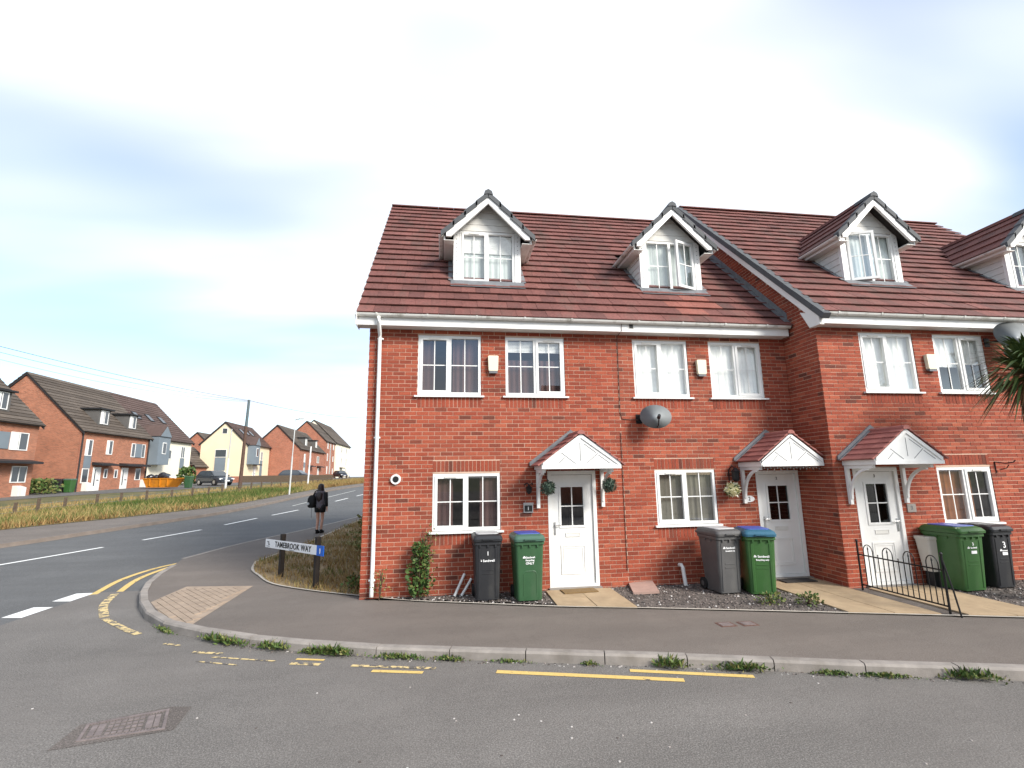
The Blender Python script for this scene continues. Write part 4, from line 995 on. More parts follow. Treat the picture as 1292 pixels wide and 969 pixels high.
bin_('green bin with bright blue lid beside the black bin marked 3', (10.40, -1.29, .012), 4, 'bin_green', 'bin_green', 'lid_blue', False, .56, .68, 1.0, [('t', '3', .07, .02, .78), ('t', 'Sandwell', .036, .03, .72), ('logo', 0, 0, -.08, .72), ('box', .12, .05, .03, .645)])
bin_('black bin with a big white number 3 under house window', (11.15, -1.22, .012), 2, 'bin_black', 'bin_black', None, False, .46, .62, 1.0, [('t', '3', .15, .03, .73), ('t', 'Sandwell', .028, .03, .635), ('logo', 0, 0, -.05, .64), ('box', .11, .05, .03, .585)])
# ------------------------------------------------------------------ small things on and along the walls
def dish_(label, c, yaw_, r_=.34, cat='satellite dish', wall=0):
    t_ = thing('satellite_dish', label, cat, c, 'satellite dishes')
    m = MB(); rg = []; d = Vector((math.sin(yaw_), -math.cos(yaw_)*.93, .36)).normalized(); sx = Vector((0, 0, 1)).cross(d).normalized(); sz_ = d.cross(sx)
    for q, h in [(1, 0), (.8, -.035), (.55, -.065), (.3, -.082), (.02, -.09)]:
        rg.append([Vector(c)+d*h+sx*(q*r_*1.08*math.cos(a))+sz_*(q*r_*.92*math.sin(a)) for a in np.linspace(0, 2*math.pi, 29)[:-1]])
    rg2 = [[p_-d*.012 for p_ in rr] for rr in rg[::-1]]
    m.rings(rg+rg2); m.build('reflector', 'dish', t_, None, True)
    p0 = Vector(c)-sz_*r_*.85; a = MB(); a.tube([p0, p0+d*.16-sz_*.04, Vector(c)+d*.34-sz_*.17], .011, 6); a.build('feed_arm', 'dark_plastic', t_)
    q = Vector(c)+d*.34-sz_*.17; b_ = MB(); b_.tube([q+d*.03, q-d*.07], [.028, .034], 10); b_.build('feed_horn', 'dark_plastic', t_)
    bk = MB(); w_ = Vector((c[0]-.22, wall-.004, c[2]-.02)); bk.tube([Vector(c)-d*.1, Vector(c)-d*.16, w_+Vector((.05, -.12, 0)), w_], .018, 6); bk.box(w_.x-.06, w_.x+.06, wall-.012, wall-.002, w_.z-.09, w_.z+.09); bk.build('wall_bracket', 'dark_plastic', t_)
dish_('grey satellite dish on the brickwork below the curtained upper windows', (5.44, -.30, 3.14), R(-14), .275)
dish_('large grey satellite dish under the gutter at the right edge', (12.62, -1.32, 4.62), R(-8), .40, wall=YF)
for i, (x, y, z, lb) in enumerate([(2.335, 0, 4.18, 'cream alarm box between the dark upper windows of the end house'), (6.61, 0, 4.18, 'cream alarm box between the two upper windows with white curtains'), (10.96, YF, 4.16, 'cream alarm box between upper windows of the forward house')]):
    t_ = thing('alarm_box', lb, 'alarm box', (x, y, z-.15), 'alarm boxes')
    MB().prism([(x-.09, z-.13), (x-.075, z-.145), (x+.075, z-.145), (x+.09, z-.13), (x+.1, z+.14), (x+.085, z+.155), (x-.085, z+.155), (x-.1, z+.14)], 'y', y-.075, y-.004).build('cover', 'cream_box', t_)
    MB().prism([(y-.07, z-.19), (y-.07, z-.146), (y-.005, z-.146), (y-.005, z-.165)], 'x', x-.08, x+.08).build('base', 'lead', t_)
# clipped foliage balls
def leafball(name, label, c, r_, mat, n_, size, cat, tint=(0, 1), hang=None, sq=1.0, inner=True, group=None):
    t_ = thing(name, label, cat, (c[0], c[1], c[2]), group)
    if inner: MB().lathe(c, [(.02, -r_*.8*sq), (r_*.55, -r_*.55*sq), (r_*.78, 0), (r_*.55, r_*.55*sq), (.02, r_*.8*sq)], 10).build('core', mat, t_)
    m = MB()
    for i in range(n_):
        d = Vector(rng.normal(size=3)).normalized(); p_ = Vector(c)+Vector((d.x*r_, d.y*r_, d.z*r_*sq))*random.uniform(.72, 1.0)
        u = d.cross(Vector(rng.normal(size=3))).normalized(); v = (d*.6+Vector(rng.normal(size=3))*.5).normalized()
        s_ = size*random.uniform(.6, 1.3); m.add([p_-u*s_*.4, p_+u*s_*.4, p_+v*s_*1.2], [(0, 1, 2)], random.uniform(*tint))
    m.build('foliage', mat, t_, 'stuff')
    if hang: MB().tube([(c[0], c[1], c[2]+r_*.8), hang[0], hang[1]] if len(hang) > 1 else [(c[0], c[1], c[2]+r_*.8), hang[0]], .006, 5).build('hanger', 'black_metal', t_)
    return t_
leafball('topiary_ball', 'grey green leaf ball on the left bracket of the end canopy', (3.27, -.42, 1.83), .125, 'topiary', 420, .035, 'topiary ball', hang=[(3.22, -.42, 2.1)], group='hanging leaf balls')
leafball('topiary_ball', 'grey green leaf ball on the right bracket of the end canopy', (4.41, -.42, 1.86), .125, 'topiary', 420, .035, 'topiary ball', hang=[(4.42, -.42, 2.1)], group='hanging leaf balls')
leafball('flower_basket', 'hanging basket of cream flowers left of door 2', (6.98, -.16, 1.73), .135, 'petal', 360, .04, 'basket', hang=[(7.0, -.15, 2.0), (7.0, -.004, 2.02)])
t_ = thing('wall_lamp', 'black iron lantern above the flower basket', 'lamp', (7.06, -.1, 2.0))
MB().lathe((7.07, -.16, 1.98), [(.03, -.1), (.065, -.06), (.075, .08), (.09, .1), (.02, .17)], 8).build('lantern', 'black_metal', t_)
MB().tube([(7.07, -.16, 2.14), (7.05, -.08, 2.19), (7.02, -.003, 2.10), (7.02, -.003, 1.9)], .012, 6).build('arm', 'black_metal', t_)
t_ = thing('wall_lamp', 'small black ornamental lamp above the house number sign', 'lamp', (2.97, 0, 1.8))
MB().lathe((2.98, -.08, 1.79), [(.02, -.07), (.05, -.04), (.055, .03), (.07, .04), (.015, .09)], 6).build('lantern', 'black_metal', t_)
MB().tube([(2.98, -.08, 1.88), (2.95, -.05, 1.92), (2.9, -.003, 1.88)], .011, 6).build('arm', 'black_metal', t_)
MB().tube([(3.0, -.08, 1.88), (3.05, -.05, 1.92), (3.06, -.02, 1.88)], .009, 6).build('scroll', 'black_metal', t_)
t_ = thing('house_number', 'small black plate with silver frame left of the end door', 'number sign', (2.96, 0, 1.4))
m = MB(); frame(m, 2.88, 3.06, 1.38, 1.53, -.03, -.003, .018); m.box(2.875, 3.065, -.05, -.003, 1.532, 1.56); m.build('frame', 'steel', t_); MB().box(2.896, 3.044, -.02, -.003, 1.396, 1.514).build('plate', 'black_print', t_)
text('digit', '1', .09, 'white_print', t_, (2.97, -.0225, 1.455), (R(90), 0, 0), .001)
t_ = thing('house_number', 'white oval sign with number 2 left of door 2', 'number sign', (7.40, -.02, 1.5))
MB().lathe((0, 0, 0), [(.115, 0), (.115, -.012), (.10, -.016)], 24, 'y').build('oval', 'white_print', t_)
ov = t_.children[0]; ov.scale = (1, 1, .55); ov.location = (7.40-WL[t_.name][0]+7.40*0, 0, 0)
for v in ov.data.vertices: v.co = Vector((v.co.x+WL[t_.name][0], v.co.y+WL[t_.name][1], v.co.z+WL[t_.name][2]))
ov.location = (0, .015, .04)
text('digit', '2', .10, 'black_print', t_, (7.40, -.0235, 1.54), (R(90), 0, 0), .001)
t_ = thing('house_number', 'grey stone plaque right of door 3', 'number sign', (10.05, YF, 1.36))
MB().box(9.96, 10.14, YF-.02, YF-.003, 1.29, 1.44).build('plaque', 'concrete', t_); text('digit', '3', .1, 'lead', t_, (10.05, YF-.0225, 1.365), (R(90), 0, 0), .001)
for hx, hy, hz, s_ in ((8.06, .03, 1.93, '2'), (9.40, YF+.03, 1.96, '3')):
    t_ = thing('door_number', 'small dark number %s on the white door %s' % (s_, 'beside the return wall' if s_ == '2' else 'behind the railing'), 'number', (hx, hy, hz)); text('digit', s_, .075, 'black_print', t_, (hx, hy-.004, hz), (R(90), 0, 0), .001)
t_ = thing('hanging_bracket', 'empty black scrolled bracket on the brick wall right of the amber window', 'bracket', (12.15, YF, 2.1))
MB().tube([(12.05, YF-.004, 1.98), (12.05, YF-.004, 2.2), (12.05, YF-.02, 2.19), (12.14, YF-.12, 2.16), (12.22, YF-.2, 2.18), (12.25, YF-.22, 2.22)], .011, 6).build('arm', 'black_metal', t_)
for i, (x, z) in enumerate([(12.17, 2.13)]): MB().tube([(x, YF-.15, z), (x+.01, YF-.1, z-.06), (x-.06, YF-.02, z-.09)], .009, 6).build('scroll', 'black_metal', t_)
# string of small lamps round the door 2 canopy
m = MB(); pts = [(7.26+i*.062, -.745, 2.155-.03*abs(math.sin(i*1.1))) for i in range(20)]
m.tube([(7.9, -.75, 2.72), (7.24, -.75, 2.24)]+pts, .006, 5)
for i in range(18): m.lathe((7.28+i*.066, -.75, 2.12-.02*(i % 2)), [(.004, .02), (.012, .0), (.004, -.016)], 6)
tag(m.build('string_lights', 'dark_plastic'), 'dark string of small lamps along the door 2 canopy edge', 'lights')
# loose pipes, waste stub, tub
for i, (x0, x1, z1, lb) in enumerate([(1.62, 1.80, .36, 'longer white plastic pipe leaning on wall left of black bin'), (1.74, 1.92, .27, 'shorter white plastic pipe leaning on wall left of black bin')]):
    tag(MB().tube([(x0, -.16, .02), (x1, -.03, z1)], .024, 10).build('loose_pipe', 'upvc'), lb, 'pipe', 'loose white pipes')
tag(MB().tube([(5.84, -.02, .36), (5.84, -.1, .37), (5.85, -.13, .32), (5.87, -.16, .02)], .035, 10).build('waste_pipe', 'upvc'), 'short white waste pipe coming from wall beside the grey bin', 'pipe')
t_ = thing('plastic_tub', 'tall beige plastic tub behind the blue lidded green bin', 'tub', (10.06, -1.08, .3), local=True)
t_.location = (10.1, -1.1, .28); MB().rings([rrect(.18, .2, 0, .03), rrect(.28, .27, .55, .04), rrect(.3, .29, .55, .04), rrect(.3, .29, .60, .04)]).build('body', 'beige', t_); MB().box(-.07, .07, -.07, .07, -.27, .0).build('stand', 'dark_plastic', t_)
# hoop-topped railing
t_ = thing('railing', 'black hoop topped metal railing beside the door 3 path', 'railing', (8.68, -1.9, 0))
ya, yb = -1.08, -2.60
for y in (ya, yb): MB().tube([(8.68, y, 0), (8.68, y, .82)], .016, 8).build('post', 'black_metal', t_); MB().lathe((8.68, y, .82), [(.012, 0), (.024, .02), (.012, .045), (.002, .05)], 8).build('finial', 'black_metal', t_)
MB().tube([(8.68, yb, .78), (8.68, yb-.10, .35), (8.68, yb-.16, .0)], .012, 6).build('stay', 'black_metal', t_)
for z in (.10, .60): MB().box(8.67, 8.69, yb, ya, z, z+.02).build('rail', 'black_metal', t_)
nb = 11; st_ = (ya-yb)/nb
for i in range(4):
    y0 = ya-st_*(.9+i*2.75); w_ = st_*1.35
    pts = [(8.68, y0, .10), (8.68, y0, .68)]+[(8.68, y0-w_/2+w_/2*math.cos(a), .68+w_*.62*math.sin(a)) for a in np.linspace(.25, math.pi-.25, 8)]+[(8.68, y0-w_, .68), (8.68, y0-w_, .10)]
    MB().tube(pts, .008, 6).build('hoop', 'black_metal', t_)
    ym = y0-w_/2; MB().tube([(8.68, ym, .10), (8.68, ym, .72)], .008, 6).build('bar', 'black_metal', t_); MB().lathe((8.68, ym, .72), [(.014, 0), (.002, .06)], 6).build('spike', 'black_metal', t_)
    if i < 3: MB().tube([(8.68, y0-w_-st_*.7, .10), (8.68, y0-w_-st_*.7, .66)], .008, 6).build('bar', 'black_metal', t_)
# ------------------------------------------------------------------ street name sign
a_, b2 = Vector((-2.006, 2.256, 0)), Vector((-1.008, 1.045, 0)); dd = (b2-a_).normalized(); nn_ = Vector((dd.y, -dd.x, 0))
if nn_.y > 0: nn_ = -nn_
t_ = thing('street_sign', 'white street name sign on two dark posts in dry grass', 'street sign', tuple((a_+b2)/2))
for q, h in ((a_, .89), (b2, .94)): MB().obox(q-dd*.045-nn_*.09+Vector((0, 0, -.1)), dd*.09, nn_*.085, (0, 0, h+.1)).build('post', 'post_wood', t_)
def sp_(s_, z, o=0): return a_+dd*s_+nn_*o+Vector((0, 0, z+.022*s_))
q0 = sp_(-.745, .585); MB().obox(q0, sp_(1.65, .585)-q0, nn_*.014, (0, 0, .175)).build('name_plate', 'white_print', t_)
q0 = sp_(1.652, .578); MB().obox(q0, sp_(1.92, .578)-q0, nn_*.016, (0, 0, .185)).build('blue_plate', 'sign_blue', t_)
ang = math.atan2(dd.y, dd.x); tl = math.atan(.022)
def signtext(nm, s, size, mat, s_, z, sx=1, bold=.002):
    me = textmesh(s, size, bold, sx); me.materials.clear(); me.materials.append(MATS[mat]); o = link(nm, me, t_); w_ = Vector(WL[t_.name])
    o.matrix_local = Matrix.Translation(sp_(s_, z, .0185)-w_) @ Matrix.Rotation(ang, 4, 'Z') @ Matrix.Rotation(R(90), 4, 'X') @ Matrix.Rotation(tl, 4, 'Z'); return o
signtext('lettering', 'TAMEBROOK WAY', .155, 'black_print', .60, .672, 1.18, .0028)
signtext('digit', 'I', .13, 'white_print', 1.79, .66, 1.4, .004)
em = MB()
for i in range(3):
    c = sp_(-.60+.03*i, .70-.03*i, .016); em.obox(c-dd*.05, dd*.09, nn_*.001, (0, 0, .018))
em.obox(sp_(-.68, .61, .016), dd*.17, nn_*.001, (0, 0, .012)); em.obox(sp_(-.57, .63, .016), dd*.018, nn_*.001, (0, 0, .09)); em.build('emblem', 'lead', t_)
em = MB(); em.obox(sp_(.45, .595, .016), dd*.25, nn_*.001, (0, 0, .012)); em.build('small_print', 'lead', t_)
# ------------------------------------------------------------------ houses across the main road (front along local +X, length along +Y)
def far_house(label, loc, Ln, depth, eave, wall, tile, wins=(), gwins=(), doors=(), dorm=(), sky_=(), rz=0, pitch=1.0, extra=None, name='house', group='houses across the main road', courses=18):
    t_ = thing(name, label, 'house', loc, group, True, R(rz))
    hp = eave+depth/2*pitch
    w = MB(); w.prism([(0, -.6), (0, eave), (-depth/2, hp-.05), (-depth, eave), (-depth, -.6)], 'y', 0, Ln); wo = w.build('wall', wall, t_)
    ov = .28; sl = math.hypot(1, pitch); dl = Vector((-1, 0, pitch))/sl; nl = Vector((pitch, 0, 1))/sl
    r_ = MB(); tot = (depth/2+ov)*sl; e0 = Vector((ov, 0, eave-ov*pitch))
    for i in range(courses):
        a = e0+dl*(tot*i/courses); b_ = e0+dl*(tot*(i+1)/courses+.05)
        q = [a+nl*.02, b_+nl*.005, b_+nl*.055, a+nl*.10]
        r_.prism([(p_.x, p_.z) for p_ in q], 'y', -.15, Ln+.15, random.random())
        m2 = [(-depth-p_.x, p_.z) for p_ in q]; r_.prism(m2[::-1], 'y', -.15, Ln+.15, random.random())
    ro = r_.build('roof', tile, t_, 'stuff')
    MB().box(.16, .27, -.1, Ln+.1, eave-.30, eave-.12).build('gutter', 'fascia_dark', t_)
    for yy in (-.12, Ln+.02):
        vb = MB()
        for s_ in (0, 1):
            a = Vector((ov-.02, yy, eave-ov*pitch-.02)); b_ = Vector((-depth/2, yy, hp-.02))
            if s_: a.x = -depth-a.x; b_.x = -depth-b_.x
            vb.obox(a, b_-a, (0, .10, 0), (0, 0, -.17))
        vb.build('bargeboard', 'fascia_dark', t_)
    def win(y, z, ww, h, kind='w', parent=t_, x=0):
        fr = MB(); fw_ = .06
        for q in ((y-ww/2, y+ww/2, z, z+fw_), (y-ww/2, y+ww/2, z+h-fw_, z+h), (y-ww/2, y-ww/2+fw_, z+fw_, z+h-fw_), (y+ww/2-fw_, y+ww/2, z+fw_, z+h-fw_)): fr.box(x-.02, x+.05, *q)
        if ww > .8: fr.box(x-.02, x+.045, y-.03, y+.03, z+fw_, z+h-fw_)
        f_ = fr.build('window', 'upvc', parent); MB().box(x-.02, x+.02, y-ww/2+fw_, y+ww/2-fw_, z+fw_, z+h-fw_).build('pane', 'far_glass', f_)
        if kind == 'c': MB().box(x+.021, x+.026, y-ww/2+fw_, y-ww/2+ww*.45, z+fw_, z+h-fw_).build('blind', 'curtain_white', f_)
    for q in wins: win(*q)
    for (y, z, ww, h, mt) in (extra or []): MB().box(-.02, .06, y-ww/2, y+ww/2, z, z+h).build('panel', mt, t_)
    for x, z, ww, h in gwins:
        fr = MB(); fr.box(x-ww/2, x+ww/2, -.04, .02, z, z+h); f_ = fr.build('window', 'upvc', t_); MB().box(x-ww/2+.06, x+ww/2-.06, -.05, -.04, z+.06, z+h-.06).build('pane', 'far_glass', f_)
    for y, can in doors:
        d_ = MB().box(-.02, .05, y-.48, y+.48, 0, 2.08).build('door', 'upvc', t_); MB().box(.05, .06, y-.30, y-.18, .5, 1.9).build('door_glazing', 'far_glass', d_); MB().box(.05, .075, y+.05, y+.3, .95, 1.02).build('letter_box', 'fascia_dark', d_)
        if can: MB().prism([(0, 2.25), (.8, 2.2), (.8, 2.34), (0, 2.5)], 'y', y+can[0], y+can[1]).build('door_canopy', 'fascia_dark', t_)
    for y in dorm:
        zb_ = eave+.55; zt = zb_+1.35; xb = -(zb_-eave)/pitch; xt = -(zt-eave)/pitch
        d_ = MB().prism([(xb+.12, zb_), (xb+.12, zt), (xt, zt)], 'y', y-.75, y+.75).build('dormer', 'dormer_grey', t_)
        MB().box(xt-.2, xb+.38, y-.95, y+.95, zt, zt+.12).build('flat_roof', 'fascia_dark', d_)
        x = xb+.12; fr = MB()
        for q in ((y-.5, y+.5, zb_+.1, zb_+.16), (y-.5, y+.5, zt-.12, zt-.06), (y-.5, y-.44, zb_+.16, zt-.12), (y+.44, y+.5, zb_+.16, zt-.12), (y-.03, y+.03, zb_+.16, zt-.12)): fr.box(x, x+.05, *q)
        fr.build('window_frame', 'upvc', d_); MB().box(x, x+.025, y-.44, y+.44, zb_+.16, zt-.12).build('pane', 'far_glass', d_); MB().box(x+.026, x+.03, y-.42, y-.1, zb_+.16, zt-.12).build('curtain', 'curtain_white', d_)
    for y, zz_ in sky_:
        a = e0+dl*((zz_-e0.z)*sl/pitch); mb = MB(); mb.obox(a+Vector((0, y-.4, 0))+nl*.1, dl*1.1, (0, .8, 0), nl*.06); s_ = mb.build('skylight', 'fascia_dark', ro)
        MB().obox(a+dl*.1+Vector((0, y-.3, 0))+nl*.16, dl*.9, (0, .6, 0), nl*.01).build('pane', 'far_glass', s_)
    return t_
hA = far_house('leftmost red brick house, cut off by the picture edge', (-28.3, 20.6, 1.1), 11.2, 9.2, 5.25, 'far_red', 'far_tile',
    [(9.6, 3.15, 1.5, 1.25, 'c'), (6.4, 3.15, 1.3, 1.25, 'c'), (10.0, .9, 1.3, 1.15), (2.5, 3.1, 1.2, 1.2), (2.2, .9, 1.1, 1.2)], doors=[(7.6, (-1.2, 3.4))], dorm=(3, 8.2), extra=[(8.1, 3.2, 1.3, 1.15, 'grey_clad')])
hB = far_house('red brick house with two grey dormers and two white doors', (-28, 35.7, 1.12), 9.7, 9.2, 5.2, 'far_red', 'far_tile',
    [(1.1, 3.0, .8, 1.35, 'c'), (1.05, .75, .8, 1.2), (3.7, 3.2, .8, 1.25, 'c'), (7.15, 3.1, .6, 1.3), (8.75, 3.1, .6, 1.3), (3.6, 1.15, .45, .8), (5.0, 1.15, .45, .75), (8.3, .95, .8, 1.1)], doors=[(2.45, (-.7, 1.6)), (6.25, (-.9, 2.7))], dorm=(3.2, 7.3),
    extra=[(1.1, 1.98, .8, 1.0, 'grey_clad'), (7.95, 3.1, 1.0, 1.3, 'grey_clad')])
for yy in (.15, 9.5): MB().tube([(.08, yy, 0), (.08, yy, 5.0)], .06, 6).build('downpipe', 'fascia_dark', hB)
MB().box(-.02, .03, -.02, .3, 0, 5.0).build('corner_strip', 'far_red2', hB)
hC = far_house('cream rendered house with brown roof behind the orange skip', (-28.6, 45.7, 1.3), 9.5, 9.2, 5.2, 'render_white', 'far_tile2',
    [(4.9, 3.0, .6, 1.0), (7.6, 3.2, .9, 1.3), (7.6, .4, .9, .7)], sky_=((1.8, 7.0), (4.2, 7.0), (6.6, 7.0)), extra=[(7.6, 1.15, .9, 2.0, 'grey_clad')])
def bay(h, y, w_, zt, dx=1.0):
    b_ = MB().box(0, dx, y-w_/2, y+w_/2, 2.3, zt).build('bay', 'grey_clad', h)
    MB().prism([(y-w_/2-.1, zt), (y, zt+1.25), (y+w_/2+.1, zt)], 'x', -1.2, dx+.1).build('bay_roof', 'far_tile2', b_)
    MB().prism([(y-w_/2+.05, zt), (y, zt+1.1), (y+w_/2-.05, zt)], 'x', dx+.1, dx+.13).build('bay_gable', 'grey_clad', b_)
    MB().box(dx, dx+.04, y-.35, y+.35, 3.4, 4.6).build('window_frame', 'upvc', b_); MB().box(dx+.04, dx+.05, y-.28, y+.28, 3.48, 4.52).build('pane', 'far_glass', b_)
bay(hC, 1.7, 2.2, 5.2)
hE = far_house('cream rendered house with gable end facing the road fence', (-26.2, 65.6, 1.75), 9.6, 6.0, 5.3, 'render_cream', 'far_tile2',
    [(4.5, 3.2, .5, .9), (6.2, 3.0, .9, 1.3)], [(-3.0, 6.6, .7, .8), (-3.3, 3.3, 1.5, 1.1), (-3.3, .3, 1.5, 1.1)], doors=[(3.6, (-.7, .9))], sky_=((2.2, 6.6), (4.0, 6.6), (5.8, 6.6)), extra=[(6.2, .4, .9, 2.6, 'grey_clad')])
MB().box(-4.0, -2.6, -.045, -.02, 1.45, 3.25).build('panel', 'grey_clad', hE)
bay(hE, 1.5, 2.0, 5.0)
hF = far_house('red brick house with plain gable wall beyond the second cream house', (-21.6, 75.5, 1.7), 17, 7.4, 5.2, 'far_red2', 'far_tile',
    [(3.0, .8, .9, 1.2), (3.0, 2.9, .9, 1.4, 'c'), (6.5, 3.0, .9, 1.2), (12, 3.0, 1.6, 1.2)], [(-6.2, 2.7, .9, .9)], doors=[(6.2, (-.9, 1.6)), (12.5, (-.9, 2))], dorm=(5, 12), extra=[(3.0, 2.0, .9, .9, 'grey_clad')])
hG = far_house('tall three storey block, red brick near end and cream far end', (-23.1, 100, 1.8), 9.0, 8.2, 8.0, 'far_red2', 'far_tile',
    [(2, 1, .8, 1.6, 'c'), (2, 3.7, .8, 1.6, 'c'), (2, 6.3, .8, 1.4, 'c'), (4.5, 1, .8, 6.5), (7.5, 1, .8, 1.2, 'c'), (7.5, 3.7, .8, 1.2, 'c'), (7.5, 6.3, .8, 1.2, 'c')])
hG2 = far_house('cream end of the three storey block under a dark roof', (-22.8, 109.2, 1.9), 17, 10.5, 8.0, 'render_white', 'far_tile',
    [(6, 6, 1.2, 1.4), (6, 3.3, 1.2, 1.4), (12, 6, 1.2, 1.4), (12, 3.3, 1.2, 1.4), (12, .9, 1.2, 1.4)], doors=[(6, (-1.5, 1.5))])
hH = far_house('pale cream house far off beside the near house corner', (-20, 152, 2.1), 14, 9, 5.6, 'render_white', 'far_tile', [], rz=-90, pitch=.7)
for x in (3.5, 7, 10.5):
    for z in (.9, 3.3): MB().box(-.02, .06, x-.5, x+.5, z, z+1.2).build('window', 'far_glass', hH)
hD = far_house('small red brick house behind the parked grey car', (-39.5, 89, 2.0), 9, 8, 4.6, 'far_red2', 'far_tile', [], [(-4, 4.4, .8, .8)])
gar = far_house('low brick garage with white door behind the grey car', (-31.2, 62, 1.6), 5, 5.2, 2.3, 'far_red2', 'far_tile', [], [], name='garage', group='outbuildings across the road', courses=9)
gd = MB().box(-4.5, -2.4, -.06, .0, -.1, 2.1).build('garage_door', 'upvc', gar); MB().prism([(-5.4, 2.3), (-5.4, 2.45), (.2, 2.45), (.2, 2.3)], 'y', -1.0, -.17).build('pent_roof', 'far_tile', gar)
# a house and a tree on the other side of the side road: the windows mirror them
far_house('brick house facing the terrace from across the side road', (-3, -25.5, -.1), 8, 9, 5.2, 'far_red', 'far_tile', [(2, 3.2, 1.2, 1.2), (6, 3.2, 1.2, 1.2), (2, .9, 1.2, 1.2)], doors=[(5, (-.9, 1))], rz=90, group='houses across the side road')
far_house('second brick house across the side road by the leafy tree', (19, -27.5, -.1), 9, 9, 5.2, 'far_red2', 'far_tile', [(2, 3.2, 1.2, 1.2), (6, 3.2, 1.2, 1.2)], doors=[(5, (-.9, 1))], rz=90, group='houses across the side road')
sheet('pavement_opposite', [(-5.0, -60), (60, -60), (60, -16.2), (-5.0, -16.2)], -.09, 'tarmac_path')

# ------------------------------------------------------------------ fence, poles, wires
FN = [(-18.2, 13.6), (-17.95, 15.2), (-17.74, 16.43), (-17.9, 17.9), (-17.85, 19.0), (-17.6, 20.0), (-17.0, 21.0), (-16.75, 22.3), (-16.3, 23.4), (-15.6, 24.4), (-15.1, 25.6), (-14.66, 26.9), (-14.2, 29.3), (-13.7, 31), (-13.38, 34.8), (-12.84, 39.2), (-12.6, 45), (-12.3, 50), (-11.6, 63.7)]
fen = thing('post_fence', 'low timber post fence in long grass along the far verge', 'fence', (-15, 30, th(30)))
for x, y in resample(FN[:13], 1.55)+resample(FN[12:], 1.8)[1:]:
    MB().obox((x-.05, y-.05, th(y)-.2), (.1, 0, 0), (0, .1, 0), (random.uniform(-.04, .04), random.uniform(-.03, .03), .88+random.uniform(-.04, .06))).build('post', 'fence_wood', fen)
for zz_ in (.22, .45):
    wr = MB(); wr.tube([(x, y, th(y)+zz_) for x, y in FN], .008, 4); wr.build('wire', 'lead', fen)
t_ = thing('utility_pole', 'tall wooden utility pole carrying the overhead wires', 'pole', (-15.4, 35.6, th(35.6)))
px, py, pz = -15.4, 35.6, th(35.6)
MB().tube([(px, py, pz-.3), (px+.1, py, pz+5.3)], [.15, .12], 10).build('lower_pole', 'pole_wood', t_); MB().tube([(px+.1, py, pz+5.3), (px+.16, py, pz+7.6)], [.121, .10], 10).build('upper_pole', 'pole_top', t_)
def lamp(label, x, y, h, thick, arm, whiteband):
    t_ = thing('lamp_post', label, 'lamp post', (x, y, th(y)), 'lamp posts across the road'); z = th(y)
    MB().tube([(x, y, z-.2), (x+.04, y, z+h*.5)], thick, 8).build('base', 'post_white' if whiteband else 'galv', t_)
    MB().tube([(x+.04, y, z+h*.5), (x+.1, y, z+h)], thick*.6, 8).build('column', 'galv', t_)
    if arm: MB().tube([(x+.1, y, z+h), (x+.1+arm*.5, y, z+h+.05)], .05, 6).build('arm', 'galv', t_); MB().box(min(x+.1+arm*.5, x+.1+arm), max(x+.1+arm*.5, x+.1+arm), y-.1, y+.1, z+h+.02, z+h+.12).build('lamp_head', 'galv', t_)
lamp('slim lamp post in front of the first cream gable', -17.4, 37.8, 5.25, .085, 0, True)
lamp('slim lamp post beside the verge left of the walking woman', -9.25, 28.0, 5.3, .055, .55, False)
tag(MB().tube([(-11.7, 42.4, th(42)), (-11.6, 42.4, th(42)+3.85)], .07, 8).build('white_post', 'post_white'), 'plain white post above the verge, right of the lamp post', 'post')
top = Vector((px+.16, py, pz+7.55))
def wire(label, a, b_, sag, r_=.018):
    a, b_ = Vector(a), Vector(b_); pts = [a.lerp(b_, i/16)-Vector((0, 0, sag*4*(i/16)*(1-i/16))) for i in range(17)]
    return tag(MB().tube(pts, r_, 5).build('overhead_wire', 'black_metal'), label, 'wire', 'overhead wires')
wire('highest of the overhead wires crossing from the left', top, (-23.2, 13.0, 9.35), .35, .013)
wire('middle overhead wire crossing from the left', top-Vector((0, 0, .05)), (-23.3, 13.2, 9.2), .55, .010)
wire('lowest overhead wire crossing from the left', top-Vector((0, 0, .1)), (-23.4, 13.2, 8.95), .75, .008)
wire('overhead wire running right from the wooden pole', top, (-9.2, 60, 10.0), .35, .016)

